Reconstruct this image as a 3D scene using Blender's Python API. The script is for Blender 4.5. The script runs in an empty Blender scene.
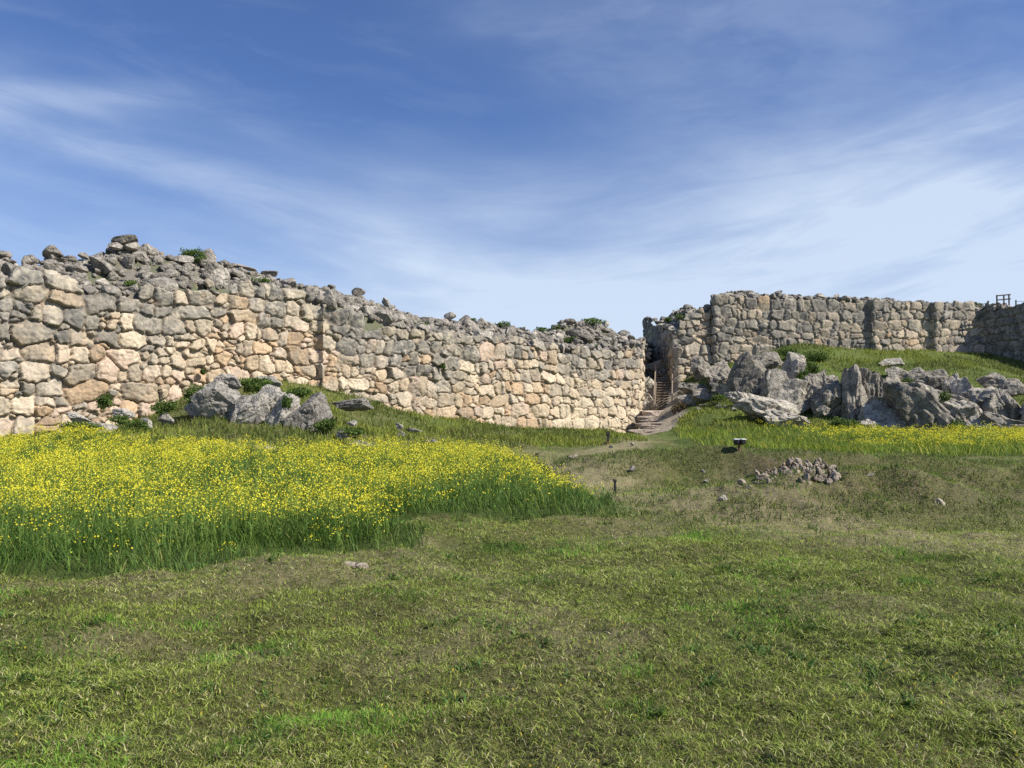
import bpy, bmesh, math, random
import numpy as np
from mathutils import Vector, noise as mnoise
rng = np.random.default_rng(7)
random.seed(7)
sc = bpy.context.scene
COL = sc.collection
F = 804.0; HOR = 415.0; EYE = 1.6
PITCH = math.atan((HOR-384.0)/F)

# ------------------------------------------------------------------ helpers
def at(px, py, Y):
    """world point seen at pixel (px,py) at depth Y (metres forward)"""
    a = (px-512.0)/F; b = (384.0-py)/F
    c, s = math.cos(PITCH), math.sin(PITCH)
    dy = c - b*s; dz = s + b*c
    k = Y/dy
    return Vector((a*k, Y, EYE+dz*k))

def h2(ix, iy, s):
    n = (ix.astype(np.int64)*374761393 + iy.astype(np.int64)*668265263 + s*2147483647) & 0xffffffff
    n = ((n ^ (n >> 13))*1274126177) & 0xffffffff
    return ((n ^ (n >> 16)) & 0xffff)/65535.0
def vn(x, y, s=0):
    ix = np.floor(x); iy = np.floor(y); fx = x-ix; fy = y-iy
    fx = fx*fx*(3-2*fx); fy = fy*fy*(3-2*fy)
    a = h2(ix, iy, s); b = h2(ix+1, iy, s); c = h2(ix, iy+1, s); d = h2(ix+1, iy+1, s)
    return (a*(1-fx)+b*fx)*(1-fy) + (c*(1-fx)+d*fx)*fy
def fbm(x, y, o=4, s=0):
    t = 0; a = 0.5; n = 0
    for k in range(o):
        t = t + a*vn(x, y, s+k*17); n += a; a *= .5
        x = x*2.03+5.1; y = y*2.03+9.7
    return t/n          # 0..1
def sstep(a, b, x):
    t = np.clip((x-a)/(b-a), 0, 1); return t*t*(3-2*t)

def mesh_np(name, V, Fc, cols=None, smooth=False, mat=None, parent=None, extra=None):
    V = np.asarray(V, np.float32); Fc = np.asarray(Fc, np.int32)
    me = bpy.data.meshes.new(name)
    k = Fc.shape[1]
    me.vertices.add(len(V)); me.vertices.foreach_set('co', V.ravel())
    me.loops.add(Fc.size); me.loops.foreach_set('vertex_index', Fc.ravel())
    me.polygons.add(len(Fc))
    me.polygons.foreach_set('loop_start', np.arange(0, Fc.size, k, dtype=np.int32))
    me.polygons.foreach_set('loop_total', np.full(len(Fc), k, np.int32))
    if smooth: me.polygons.foreach_set('use_smooth', np.ones(len(Fc), bool))
    if cols is not None:
        a = me.color_attributes.new('col', 'FLOAT_COLOR', 'POINT')
        c = np.ones((len(V), 4), np.float32); c[:, :cols.shape[1]] = cols
        a.data.foreach_set('color', c.ravel())
    me.update(calc_edges=True); me.validate()
    if mat: me.materials.append(mat)
    o = bpy.data.objects.new(name, me); COL.objects.link(o)
    if parent: o.parent = parent
    return o
def tag(o, label=None, cat=None, group=None, kind=None):
    if label: o['label'] = label
    if cat: o['category'] = cat
    if group: o['group'] = group
    if kind: o['kind'] = kind
    return o
def empty(name, loc, label, cat, group=None, rz=0):
    o = bpy.data.objects.new(name, None); COL.objects.link(o)
    o.location = loc; o.rotation_euler = (0, 0, rz); o.empty_display_size = .3
    return tag(o, label, cat, group)

# ------------------------------------------------------------------ materials
def newmat(name):
    m = bpy.data.materials.new(name); m.use_nodes = True
    nt = m.node_tree; nt.nodes.clear()
    out = nt.nodes.new('ShaderNodeOutputMaterial'); b = nt.nodes.new('ShaderNodeBsdfPrincipled')
    nt.links.new(b.outputs[0], out.inputs[0])
    b.inputs['Roughness'].default_value = .9
    b.inputs['Specular IOR Level'].default_value = .2
    return m, nt, b, out
def N(nt, t, **kw):
    n = nt.nodes.new(t)
    for k, v in kw.items():
        if k.startswith('i_'): n.inputs[k[2:]].default_value = v
        else: setattr(n, k, v)
    return n
def ramp(nt, src, stops, interp='LINEAR'):
    r = nt.nodes.new('ShaderNodeValToRGB'); r.color_ramp.interpolation = interp
    e = r.color_ramp.elements
    while len(e) < len(stops): e.new(.5)
    for k, (p, c) in enumerate(stops):
        e[k].position = p; e[k].color = (c, c, c, 1) if not isinstance(c, tuple) else (*c, 1)
    nt.links.new(src, r.inputs[0]); return r.outputs[0]
def mix(nt, f, a, b, mode='MIX'):
    m = nt.nodes.new('ShaderNodeMix'); m.data_type = 'RGBA'; m.blend_type = mode
    for s, v in ((m.inputs[0], f), (m.inputs[6], a), (m.inputs[7], b)):
        if hasattr(v, 'links') or isinstance(v, bpy.types.NodeSocket): nt.links.new(v, s)
        elif isinstance(v, tuple): s.default_value = (*v, 1)
        else: s.default_value = v
    return m.outputs[2]
def noise(nt, vec, scale, detail=5, rough=.6, dist=0.0):
    n = N(nt, 'ShaderNodeTexNoise'); n.inputs['Scale'].default_value = scale
    n.inputs['Detail'].default_value = detail; n.inputs['Roughness'].default_value = rough
    n.inputs['Distortion'].default_value = dist
    if vec: nt.links.new(vec, n.inputs['Vector'])
    return n.outputs['Fac']
def geo_pos(nt): return nt.nodes.new('ShaderNodeNewGeometry').outputs['Position']
def bump(nt, b, h, strength, dist):
    bp = N(nt, 'ShaderNodeBump'); bp.inputs['Strength'].default_value = strength
    bp.inputs['Distance'].default_value = dist
    nt.links.new(h, bp.inputs['Height']); nt.links.new(bp.outputs[0], b.inputs['Normal'])

def mat_masonry():
    m, nt, b, _ = newmat('limestone_masonry')
    a = N(nt, 'ShaderNodeAttribute', attribute_name='col')
    p = geo_pos(nt)
    n1 = noise(nt, p, 2.2, 8, .65, .4); n2 = noise(nt, p, 9, 6, .7); n3 = noise(nt, p, .55, 4, .55)
    c = mix(nt, 1.0, a.outputs['Color'], ramp(nt, n2, [(.25, .62), (.5, 1.0), (.75, 1.32)]), 'MULTIPLY')
    # lichen / weather stains, stronger where attribute alpha says "weathered"; also deepens the painted shade of the far right wall
    st = ramp(nt, n1, [(.42, 0.0), (.60, 1.0)])
    mm = N(nt, 'ShaderNodeMath', operation='MULTIPLY'); nt.links.new(st, mm.inputs[0]); nt.links.new(a.outputs['Alpha'], mm.inputs[1])
    c = mix(nt, mm.outputs[0], c, (.13, .125, .115))
    w = ramp(nt, noise(nt, p, 4.3, 6, .7, .8), [(.60, 0.0), (.70, .55)])
    c = mix(nt, w, c, (.62, .58, .50))
    rr = ramp(nt, noise(nt, p, 1.3, 5, .6, .3), [(.60, 0.0), (.72, .5)])
    m3 = N(nt, 'ShaderNodeMath', operation='MULTIPLY'); nt.links.new(rr, m3.inputs[0]); nt.links.new(ramp(nt, n3, [(.45, 0.0), (.6, 1.0)]), m3.inputs[1])
    c = mix(nt, m3.outputs[0], c, (.48, .26, .14))
    mp = N(nt, 'ShaderNodeMapping'); mp.inputs['Scale'].default_value = (1.6, 1.6, .28); nt.links.new(p, mp.inputs['Vector'])
    c = mix(nt, ramp(nt, noise(nt, mp.outputs[0], 1.6, 6, .65, .5), [(.52, 0.0), (.68, .55)]), c, (.15, .135, .11))
    c = mix(nt, ramp(nt, noise(nt, p, 11, 5, .75), [(.57, 0.0), (.66, .6)]), c, (.16, .15, .13))
    nt.links.new(c, b.inputs['Base Color'])
    hh = mix(nt, .25, noise(nt, p, 3.5, 7, .6), noise(nt, p, 16, 4, .6))
    bump(nt, b, hh, .8, .09)
    return m
def mat_rock(name, base, dark, light, stain=.5):
    m, nt, b, _ = newmat(name)
    tc = N(nt, 'ShaderNodeTexCoord'); oi = N(nt, 'ShaderNodeObjectInfo')
    p = geo_pos(nt)
    n1 = noise(nt, p, 1.6, 8, .68, .3); n2 = noise(nt, p, 6, 9, .78); n3 = noise(nt, p, 3.4, 8, .75, .4)
    c = ramp(nt, n2, [(.28, dark), (.47, base), (.72, light)])
    c = mix(nt, ramp(nt, n1, [(.46, 0.0), (.64, stain)]), c, dark)
    c = mix(nt, ramp(nt, n3, [(.58, 0.0), (.68, .7)]), c, light)
    v = ramp(nt, oi.outputs['Random'], [(0, .62), (1, 1.22)])
    c = mix(nt, 1.0, c, v, 'MULTIPLY')
    nt.links.new(c, b.inputs['Base Color'])
    vo = N(nt, 'ShaderNodeTexVoronoi', feature='DISTANCE_TO_EDGE'); vo.inputs['Scale'].default_value = 1.7
    wv = N(nt, 'ShaderNodeVectorMath', operation='ADD'); nn = N(nt, 'ShaderNodeTexNoise'); nn.inputs['Scale'].default_value = 1.2; nn.inputs['Detail'].default_value = 5
    nt.links.new(p, nn.inputs['Vector']); nt.links.new(p, wv.inputs[0]); nt.links.new(nn.outputs['Color'], wv.inputs[1]); nt.links.new(wv.outputs[0], vo.inputs['Vector'])
    cr = ramp(nt, vo.outputs['Distance'], [(0.0, 0.0), (.07, 1.0)])
    hh = mix(nt, .2, noise(nt, p, 2.6, 10, .7), cr)
    bump(nt, b, hh, .95, .22)
    return m
def mat_leaf(name, trans=.35):
    m, nt, b, out = newmat(name)
    a = N(nt, 'ShaderNodeAttribute', attribute_name='col')
    nt.links.new(a.outputs['Color'], b.inputs['Base Color'])
    b.inputs['Roughness'].default_value = .6
    t = N(nt, 'ShaderNodeBsdfTranslucent'); nt.links.new(a.outputs['Color'], t.inputs[0])
    mx = N(nt, 'ShaderNodeMixShader'); mx.inputs[0].default_value = trans
    nt.links.new(b.outputs[0], mx.inputs[1]); nt.links.new(t.outputs[0], mx.inputs[2]); nt.links.new(mx.outputs[0], out.inputs[0])
    return m
def mat_ground():
    m, nt, b, _ = newmat('mown_ground')
    a = N(nt, 'ShaderNodeAttribute', attribute_name='col')
    p = geo_pos(nt)
    fine = noise(nt, p, 38, 6, .75); med = noise(nt, p, 7, 6, .7)
    c = mix(nt, 1.0, a.outputs['Color'], ramp(nt, fine, [(.28, .35), (.5, 1.0), (.75, 1.8)]), 'MULTIPLY')
    c = mix(nt, 1.0, c, ramp(nt, med, [(.3, .75), (.7, 1.25)]), 'MULTIPLY')
    st = ramp(nt, noise(nt, p, 90, 3, .6), [(.66, 0.0), (.74, .6)])
    c = mix(nt, st, c, (.30, .27, .15))
    nt.links.new(c, b.inputs['Base Color'])
    bump(nt, b, mix(nt, .5, fine, noise(nt, p, 14, 6, .7)), 1.0, .05)
    return m
def mat_plain(name, col, var=.25, scale=8, rough=.85, bmp=.02, stretch=None):
    m, nt, b, _ = newmat(name)
    tc = N(nt, 'ShaderNodeTexCoord'); v = tc.outputs['Object']
    if stretch:
        mp = N(nt, 'ShaderNodeMapping'); mp.inputs['Scale'].default_value = stretch
        nt.links.new(v, mp.inputs['Vector']); v = mp.outputs[0]
    n = noise(nt, v, scale, 6, .7)
    lo = tuple(x*(1-var) for x in col); hi = tuple(min(1, x*(1+var)) for x in col)
    nt.links.new(ramp(nt, n, [(.3, lo), (.7, hi)]), b.inputs['Base Color'])
    b.inputs['Roughness'].default_value = rough
    bump(nt, b, n, .6, bmp)
    return m

M_WALL = mat_masonry()
M_RUB = mat_rock('weathered_grey_limestone', (.35, .32, .27), (.09, .085, .075), (.58, .53, .44), .75)
M_CROP = mat_rock('outcrop_limestone', (.38, .35, .30), (.10, .098, .09), (.52, .50, .45), .6)
M_CRAG = mat_rock('crag_limestone', (.37, .335, .27), (.085, .078, .065), (.60, .56, .47), .7)
M_WARM = mat_rock('broken_warm_stone', (.38, .315, .24), (.15, .12, .09), (.58, .52, .42), .35)
M_LEAF = mat_leaf('grass_blades')
M_GROUND = mat_ground()
M_EARTH = mat_plain('packed_earth', (.23, .18, .13), .35, 3)
M_WOOD = mat_plain('weathered_wood', (.26, .21, .16), .35, 6, stretch=(1, 1, 8))
M_DARKWOOD = mat_plain('dark_wood', (.05, .045, .045), .3, 6)
M_STEP = mat_rock('worn_step_stone', (.48, .40, .32), (.22, .17, .13), (.60, .52, .43), .25)
M_WHITE = mat_plain('pale_lamp_paint', (.62, .62, .60), .1, 10, .5)
M_BLACK = mat_plain('dark_lamp_metal', (.03, .03, .035), .2, 10, .5)
M_RUST = mat_plain('rusty_metal', (.20, .10, .06), .3, 12)

# ------------------------------------------------------------------ plan of the walls (x, y)
def px2(px, Y): return ((px-512.0)/F*Y, Y)
LW = [(-46, 11.5), (-35, 22.5), (-22.3, 35)]
# long wall runs up to the gate; a small step forward at pixel 318
def onwall(px):
    k = (px-512.0)/F
    t = (k*35+22.3)/(33.1-33*k); return np.array((-22.3+33.1*t, 35+33*t))
nrm = np.array((33., -33.1)); nrm /= np.linalg.norm(nrm)
s0 = onwall(317); s1 = onwall(318.5)
LW += [tuple(s0), tuple(s1+nrm*.40)]
LW += [tuple(onwall(420)+nrm*.45), tuple(onwall(530)+nrm*.2), (10.9, 68.0), (11.3, 69.2), (13.6, 80.0), (15.0, 88)]
TW = [(14.9, 92), (14.55, 80), (14.35, 72.0), (14.9, 71.8), (17.4, 72.2), (19.6, 72.9)]
RW = [(19.2, 75), (18.1, 73.4), (17.95, 72.1), (18.3, 71.9), (25.5, 73.0), (33.45, 75.1), (33.5, 74.75), (33.8, 74.65), (39.8, 76.2), (39.85, 75.85), (40.2, 75.75),
      (45.3, 77.1), (46.2, 75.3), (53, 63.5), (56.5, 52)]

def foot_z(px, py, Y): return at(px, py, Y).z
# ------------------------------------------------------------------ terrain
anch = []
def A(px, py, Y): p = at(px, py, Y); anch.append((p.x, p.y, p.z))
def AW(x, y, z): anch.append((x, y, z))
for x, y, z in [(0, 0, 0), (-8, 5, 0), (8, 5, 0), (0, 8, 0), (-8, 12, .0), (0, 14, 0), (8, 12, 0.05), (-14, 18, .05), (-6, 20, .05), (2, 20, 0), (10, 20, 0), (18, 20, 0.05),
                (30, 20, 0), (30, 30, 0), (-30, 10, 0), (-20, 24, .15), (-10, 27, .15), (0, 30, .05), (10, 30, 0), (20, 32, 0), (40, 36, .05), (0, -12, 0), (-15, -8, 0), (15, -8, 0), (55, 30, .3), (-42, 5, 0), (-34, 0, 0),
                (-8, 34, .5), (6, 44, .1), (12, 44, .05), (20, 42, .1), (28, 42, .1), (36, 44, .2), (48, 44, .6), (9.5, 54, .2)]:
    AW(x, y, z)
WF = [(-60, 445), (0, 440), (60, 436), (100, 432), (150, 417), (180, 402), (210, 386), (250, 379), (300, 382), (320, 388), (340, 395), (380, 408), (420, 417), (480, 423), (540, 429), (590, 431), (640, 429)]
WFx = np.array([a for a, b in WF], float); WFy = np.array([b for a, b in WF], float)
for px, py in WF:
    x, y = onwall(px); A(px, py, y)
    q = np.array((x, y))-nrm*4; AW(q[0], q[1], at(px, py, y).z+.2)       # under the wall
A(205, 432, 33.5); A(260, 434, 34); A(320, 432, 35); A(360, 430, 38); A(150, 438, 31.5); A(430, 435, 43); A(250, 402, 39.3); A(300, 404, 40.5); A(340, 412, 42)
A(480, 440, 42); A(560, 440, 47)
# gate ramp
A(645, 438, 60); A(690, 438, 52); A(660, 426, 63.5); A(660, 410, 67.5); A(662, 392, 71.5); A(660, 372, 77); A(655, 362, 84)
A(680, 402, 68); A(676, 383, 72); A(694, 374, 72.3); A(712, 365, 72.5)
# right slope
A(700, 440, 45); A(740, 432, 50); A(700, 414, 60); A(735, 408, 61); A(716, 392, 66); A(720, 368, 70.5); A(790, 430, 53); A(860, 431, 53); A(940, 432, 51); A(1020, 434, 49); A(1080, 436, 46)
A(760, 368, 70); A(800, 357, 69); A(800, 345, 71.5); A(862, 350, 74.5); A(925, 351, 75); A(860, 364, 69); A(940, 362, 70); A(985, 355, 75.5); A(1020, 372, 70); A(1090, 395, 55); A(1150, 400, 50)
for q in range(760, 1060, 40):
    A(q, 429, 55.5); A(q, np.interp(q, [760, 1040], [413, 419]), 60.0)
    A(q, np.interp(q, [760, 800, 880, 960, 1040], [376, 364, 372, 382, 392]), 66-np.interp(q, [760, 860, 1040], [0, 0, 4]))
for x, y, z in [(0, 90, 2), (20, 85, 7), (32, 82, 7.5), (46, 84, 7.5), (60, 70, 6), (62, 52, 3), (-30, 60, 2), (-55, 30, 1), (13, 95, 6), (-15, 70, 2)]:
    AW(x, y, z)
An = np.array(anch)
def tps_fit(P):
    n = len(P); d = np.hypot(P[:, None, 0]-P[None, :, 0], P[:, None, 1]-P[None, :, 1])
    K = np.where(d > 0, d*d*np.log(d+1e-9), 0) + np.eye(n)*1.5
    Q = np.c_[np.ones(n), P[:, :2]]
    M = np.block([[K, Q], [Q.T, np.zeros((3, 3))]])
    return np.linalg.solve(M, np.r_[P[:, 2], 0, 0, 0])
TW_ = tps_fit(An)
def tps(x, y):
    r = np.full(x.shape, TW_[-3]) + TW_[-2]*x + TW_[-1]*y
    for k in range(len(An)):
        d2 = (x-An[k, 0])**2+(y-An[k, 1])**2+1e-9
        r = r+TW_[k]*.5*d2*np.log(d2)
    return r
PIT = []
def gauss(x, y, cx, cy, sx, sy, a=0.0):
    ca, sa = math.cos(a), math.sin(a); u = (x-cx)*ca+(y-cy)*sa; v = -(x-cx)*sa+(y-cy)*ca
    return np.exp(-.5*((u/sx)**2+(v/sy)**2))
def Gp(px, py, z=0.0):     # ground point at flat height z
    Y = (EYE-z)*F/(py-HOR); return (px-512)/F*Y, Y
def zf(x, y, micro=True):
    x = np.asarray(x, float); y = np.asarray(y, float)
    z = tps(x, y)
    r = np.hypot(x, y-30)
    near = 1-sstep(75, 140, r)
    z = z*near
    flat = 1-sstep(22, 34, y)
    z = z*(1-flat*.8)
    # banks, hollows, spoil heaps
    bx, by = Gp(900, 520); z = z + .62*gauss(x, y, 7.2, 14.3, 3.4, .85, .10)*(.6+.8*fbm(x*1.6, y*1.6, 4, 5))
    z = z - .12*gauss(x, y, 6.3, 11.9, 2.6, .5, .1)
    z = z + .60*gauss(x, y, 8.0, 20.9, 3.8, .85, .05)      # bank behind the stone pile
    z = z - .22*gauss(x, y, 6.2, 18.4, 1.6, .8)
    z = z + .42*gauss(x, y, 3.0, 22.0, 1.9, 1.7)*(.6+.8*fbm(x*1.3, y*1.3, 3, 15))
    z = z + .16*gauss(x, y, 12, 24, 4, 1.4)
    z = z + .24*np.exp(-(((x-6.7)/.95)**4+((y-19.3)/.75)**4))*(.8+.4*fbm(x*2, y*2, 2, 19))
    z = z + .3*gauss(x, y, 5.6, 20.3, .9, .5)
    if micro:
        d = np.hypot(x, y)
        k = (1-sstep(60, 90, d))
        z = z + k*((fbm(x*.45, y*.45, 3, 31)-.5)*.28 + (fbm(x*1.9, y*1.9, 3, 41)-.5)*.15 + (fbm(x*7, y*7, 3, 51)-.5)*.06 + (fbm(x*19, y*19, 2, 53)-.5)*.035*(1-sstep(8, 16, d)))
        z = z + (fbm(x*.25, y*.25, 4, 61)-.5)*sstep(30, 60, y)*.8*k
    return z

# field masks ------------------------------------------------------
PATH = np.array([(9.6, 60), (8.6, 50), (5.6, 40), (3.2, 31), (2.0, 24), (1.9, 18.5), (2.7, 14.4), (4.2, 11.8), (6.8, 9.9), (10, 8.6)])
def polyd(x, y, P):
    d = np.full(x.shape, 1e9)
    for (ax, ay), (bx, by) in zip(P[:-1], P[1:]):
        ux, uy = bx-ax, by-ay; L = ux*ux+uy*uy
        t = np.clip(((x-ax)*ux+(y-ay)*uy)/L, 0, 1)
        d = np.minimum(d, np.hypot(x-ax-t*ux, y-ay-t*uy))
    return d
BAND = np.array([(2.0, 33), (8, 31.5), (16, 32), (26, 32), (40, 33)])
def brown(x, y):
    d1 = polyd(x, y, PATH)+(fbm(x*.8, y*.8, 3, 71)-.5)*1.6
    d2 = polyd(x, y, BAND)+(fbm(x*.3, y*.6, 3, 72)-.5)*3
    m = np.maximum(1-sstep(.5, 1.7, d1), .6*(1-sstep(1.2, 4.0, d2)))
    m = np.maximum(m, .5*sstep(.54, .70, fbm(x*.7, y*1.1, 5, 73)))
    m = np.maximum(m, .3*gauss(x, y, 6.6, 13.2, 2.6, 1.2))
    return np.clip(m, 0, 1)
def inpoly(x, y, P):
    c = np.zeros(x.shape, bool); n = len(P)
    for i in range(n):
        x1, y1 = P[i]; x2, y2 = P[(i+1) % n]
        c ^= ((y1 > y) != (y2 > y)) & (x < (x2-x1)*(y-y1)/((y2-y1) or 1e-9)+x1)
    return c
# mustard patch outline (ground points)
PATCH = [(-16, 5.5), Gp(-200, 584), Gp(0, 583), Gp(90, 580), Gp(170, 574), Gp(235, 562), Gp(330, 554), Gp(412, 548), Gp(425, 536), Gp(400, 524), (-1.45, 12.5), Gp(480, 519), Gp(560, 520), Gp(618, 519), Gp(612, 507), Gp(572, 489), Gp(545, 476), Gp(525, 465), Gp(492, 458),
         Gp(430, 456), (-5.5, 30.5), Gp(250, 458), (-14, 30), Gp(100, 453), (-21, 30), (-28, 26), (-36, 18), (-28, 8)]
STRIP = [Gp(672, 444), Gp(705, 450), Gp(750, 455), Gp(850, 456), Gp(1024, 458), (26, 29), (34, 30), (44, 33), (42, 47), (32, 48), (24, 48.5), (17, 49), (12, 56)]
def soft(x, y, a): return x+(fbm(x*.9, y*.9, 3, 81)-.5)*a, y+(fbm(x*.9+40, y*.9, 3, 82)-.5)*a

# ------------------------------------------------------------------ ground sheet
th = np.concatenate([np.linspace(-180, -52, 60, endpoint=False), np.linspace(-52, 52, 1000), np.linspace(52, 180, 60)[1:-1]])
rr_ = np.concatenate([np.array([.3, .8]), np.geomspace(1.5, 110, 520), np.geomspace(118, 3000, 24)])
T, R = np.meshgrid(np.radians(th), rr_)
gx = R*np.sin(T); gy = R*np.cos(T)
gz = zf(gx, gy)
def near_seg(x, y, P): return polyd(x, y, P)
brn = brown(gx, gy)
lush = fbm(gx*.35, gy*.35, 4, 91)
c_dry = np.array((.245, .21, .12)); c_grn = np.array((.08, .10, .026)); c_lush = np.array((.085, .12, .024)); c_olive = np.array((.115, .115, .040))
t1 = sstep(.3, .7, lush)[..., None]
gc = c_olive*(1-t1)+c_grn*t1
gc = gc*(1-brn[..., None]*.8)+c_dry*brn[..., None]*.8
hm = np.clip(gauss(gx, gy, 6.6, 19.0, 1.1, .8)*.9+.45*gauss(gx, gy, 6.9, 13.3, 3.0, .55, .10)+.35*gauss(gx, gy, 8.5, 20.0, 3.2, .5, .05), 0, .95)[..., None]; gc = gc*(1-hm)+np.array((.10, .075, .05))*hm
tall = np.clip(sstep(33, 40, gy)*(np.abs(gx-12) > 0), 0, 1)
ip = inpoly(gx, gy, PATCH) | inpoly(gx, gy, STRIP)
gc = np.where(ip[..., None], c_lush*.7, gc)
slope = sstep(44, 50, gy)[..., None]*.8
gc = gc*(1-slope)+c_lush*slope
gate = (1-sstep(1.3, 2.2, polyd(gx, gy, np.array([(10.2, 59), (12.2, 64), (13.0, 69), (13.6, 80)]))))[..., None]
gc = gc*(1-gate)+np.array((.31, .27, .20))*gate
nr, ntc = T.shape
idx = np.arange(nr*ntc).reshape(nr, ntc)
q1 = np.stack([idx[:-1, :-1], idx[:-1, 1:], idx[1:, 1:], idx[1:, :-1]], -1).reshape(-1, 4)
q2 = np.stack([idx[:-1, -1], idx[:-1, 0], idx[1:, 0], idx[1:, -1]], -1).reshape(-1, 4)
gV = np.stack([gx, gy, gz], -1).reshape(-1, 3)
# close the hole under the viewer
gV = np.vstack([gV, [[0, 0, float(zf(np.array([0.]), np.array([0.]))[0])]]])
cc = np.vstack([gc.reshape(-1, 3), [c_olive]])
ring0 = idx[0]
q3 = np.stack([np.full(ntc, len(gV)-1), np.roll(ring0, -1), ring0, ring0], -1)
allq = np.vstack([q1, q2])[:, ::-1]
ground = mesh_np('ground', gV, allq, cc, True, M_GROUND)
tag(ground, kind='structure')

# ------------------------------------------------------------------ blades
def blades(name, x, y, h, w, col, bend=.5, flat=None, zoff=0, tri2=True, z=None, wind=None):
    n = len(x)
    if z is None: z = zf(x, y)
    az = rng.uniform(0, 2*np.pi, n); la = rng.uniform(0, 2*np.pi, n) if wind is None else wind+rng.normal(0, 1.0, n)
    ln = rng.uniform(.15, 1, n)*bend if np.isscalar(bend) else bend
    wx = np.cos(az)*w*.5; wy = np.sin(az)*w*.5
    lx = np.cos(la)*ln*h; ly = np.sin(la)*ln*h
    up = h*np.sqrt(np.clip(1-(ln*.7)**2, .05, 1))
    if flat is not None: up = up*flat
    V = np.empty((n, 5, 3), np.float32)
    V[:, 0] = np.c_[x-wx, y-wy, z-.01+zoff]; V[:, 1] = np.c_[x+wx, y+wy, z-.01+zoff]
    V[:, 2] = np.c_[x-wx*.8+lx*.35, y-wy*.8+ly*.35, z+up*.6+zoff]; V[:, 3] = np.c_[x+wx*.8+lx*.35, y+wy*.8+ly*.35, z+up*.6+zoff]
    V[:, 4] = np.c_[x+lx, y+ly, z+up+zoff]
    b = np.arange(n)[:, None]*5
    Fc = np.concatenate([b+np.array([0, 1, 3]), b+np.array([0, 3, 2]), b+np.array([2, 3, 4])], 0)
    C = np.repeat(col[:, None, :], 5, 1).reshape(-1, 3)
    return V.reshape(-1, 3), Fc, C
def join(parts):
    Vs, Fs, Cs = [], [], []; o = 0
    for V, Fc, C in parts:
        Vs.append(V); Fs.append(Fc+o); Cs.append(C); o += len(V)
    return np.vstack(Vs), np.vstack(Fs), np.vstack(Cs)
def palette(n, cols, p, jit=.2):
    c = np.array(cols)[rng.choice(len(cols), n, p=p)]
    return c*rng.uniform(1-jit, 1+jit, (n, 1))
# wall-footprint test: reject blades inside walls
LWp = np.array(LW); TWp = np.array(TW); RWp = np.array(RW)
def behind(x, y):
    """True where the point is behind the faces of the walls"""
    m = inpoly(x, y, [tuple(p) for p in LW]+[(10, 110), (-90, 110), (-90, 11)])
    m |= inpoly(x, y, [(14.9, 92), (14.55, 80), (14.35, 72.0), (17.9, 72.6)]+RW[3:]+[(90, 52), (90, 120), (14.9, 120)])
    return m
def sample_cam(n, y0, y1, half=.80):
    """points with density falling with distance"""
    Y = np.exp(rng.uniform(np.log(y0), np.log(y1), n))
    X = rng.uniform(-half, half, n)*Y + rng.uniform(-.7, .7, n)
    return X, Y
# mown turf
n = 420000
x, y = sample_cam(n, 2.6, 46, .74)
sx, sy = soft(x, y, .5)
keep = ~inpoly(sx, sy, PATCH) & ~inpoly(sx, sy, STRIP) & ~behind(x, y)
x, y = x[keep], y[keep]
bw = brown(x, y); lu = fbm(x*.8, y*.8, 4, 95)
cl = fbm(x*2.6, y*2.6, 3, 97)
keep = rng.random(len(x)) > np.clip(bw*.75 + .5*(cl < .42), 0, .93)
x, y, bw, lu, cl = [a[keep] for a in (x, y, bw, lu, cl)]
n = len(x); d = np.hypot(x, y); ls = np.clip((d/4.5)**.62, .8, 6)
dry = rng.random(n) < (.34 + .40*bw)
col = np.where(dry[:, None], palette(n, [(.33, .30, .10), (.44, .38, .18), (.25, .24, .075)], [.5, .2, .3]),
               palette(n, [(.20, .265, .038), (.145, .21, .03), (.31, .39, .06), (.07, .12, .02)], [.4, .25, .2, .15]))
tuft = sstep(.58, .74, fbm(x*1.3+7, y*1.3, 3, 99))
col = np.where((tuft > .4)[:, None] & ~dry[:, None], col*np.array((.72, 1.12, .8)), col)
pat = sstep(.42, .60, fbm(x*2.2, y*2.2, 4, 171))
col = col*(.55+.66*pat)[:, None]*(1+.25*(fbm(x*.5, y*.5, 3, 173)-.5))[:, None]
hgt = rng.uniform(.018, .045, n)*(1+tuft*.9)*(.6+.8*cl)*np.minimum(ls, 2.2)
hgt = hgt*np.where(dry, .8, 1)
g1 = blades('g', x, y, hgt, rng.uniform(.0025, .005, n)*ls, col, bend=rng.uniform(.3, 1.3, n), flat=np.where(dry, .35, .9))
# cut stalks and clippings lying flat
n = 300000
x, y = sample_cam(n, 2.6, 36, .74)
sx, sy = soft(x, y, .5)
keep = ~inpoly(sx, sy, PATCH) & ~inpoly(sx, sy, STRIP) & ~behind(x, y) & (rng.random(n) < .25+.9*sstep(.4, .7, fbm(x*.7, y*1.2, 4, 101))+.6*gauss(x, y, 7, 15, 5, 5))
x, y = x[keep], y[keep]; n = len(x); ls = np.clip((np.hypot(x, y)/4.5)**.42, .8, 3)
col = palette(n, [(.42, .45, .12), (.30, .38, .065), (.54, .51, .27), (.19, .28, .04)], [.3, .35, .12, .23])
hg = rng.uniform(.025, .075, n)*np.minimum(ls, 1.3)
g2 = blades('c', x, y, hg, rng.uniform(.003, .007, n)*ls, col, bend=rng.uniform(.9, 1.0, n), flat=rng.uniform(.05, .35, n), zoff=.018)
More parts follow.
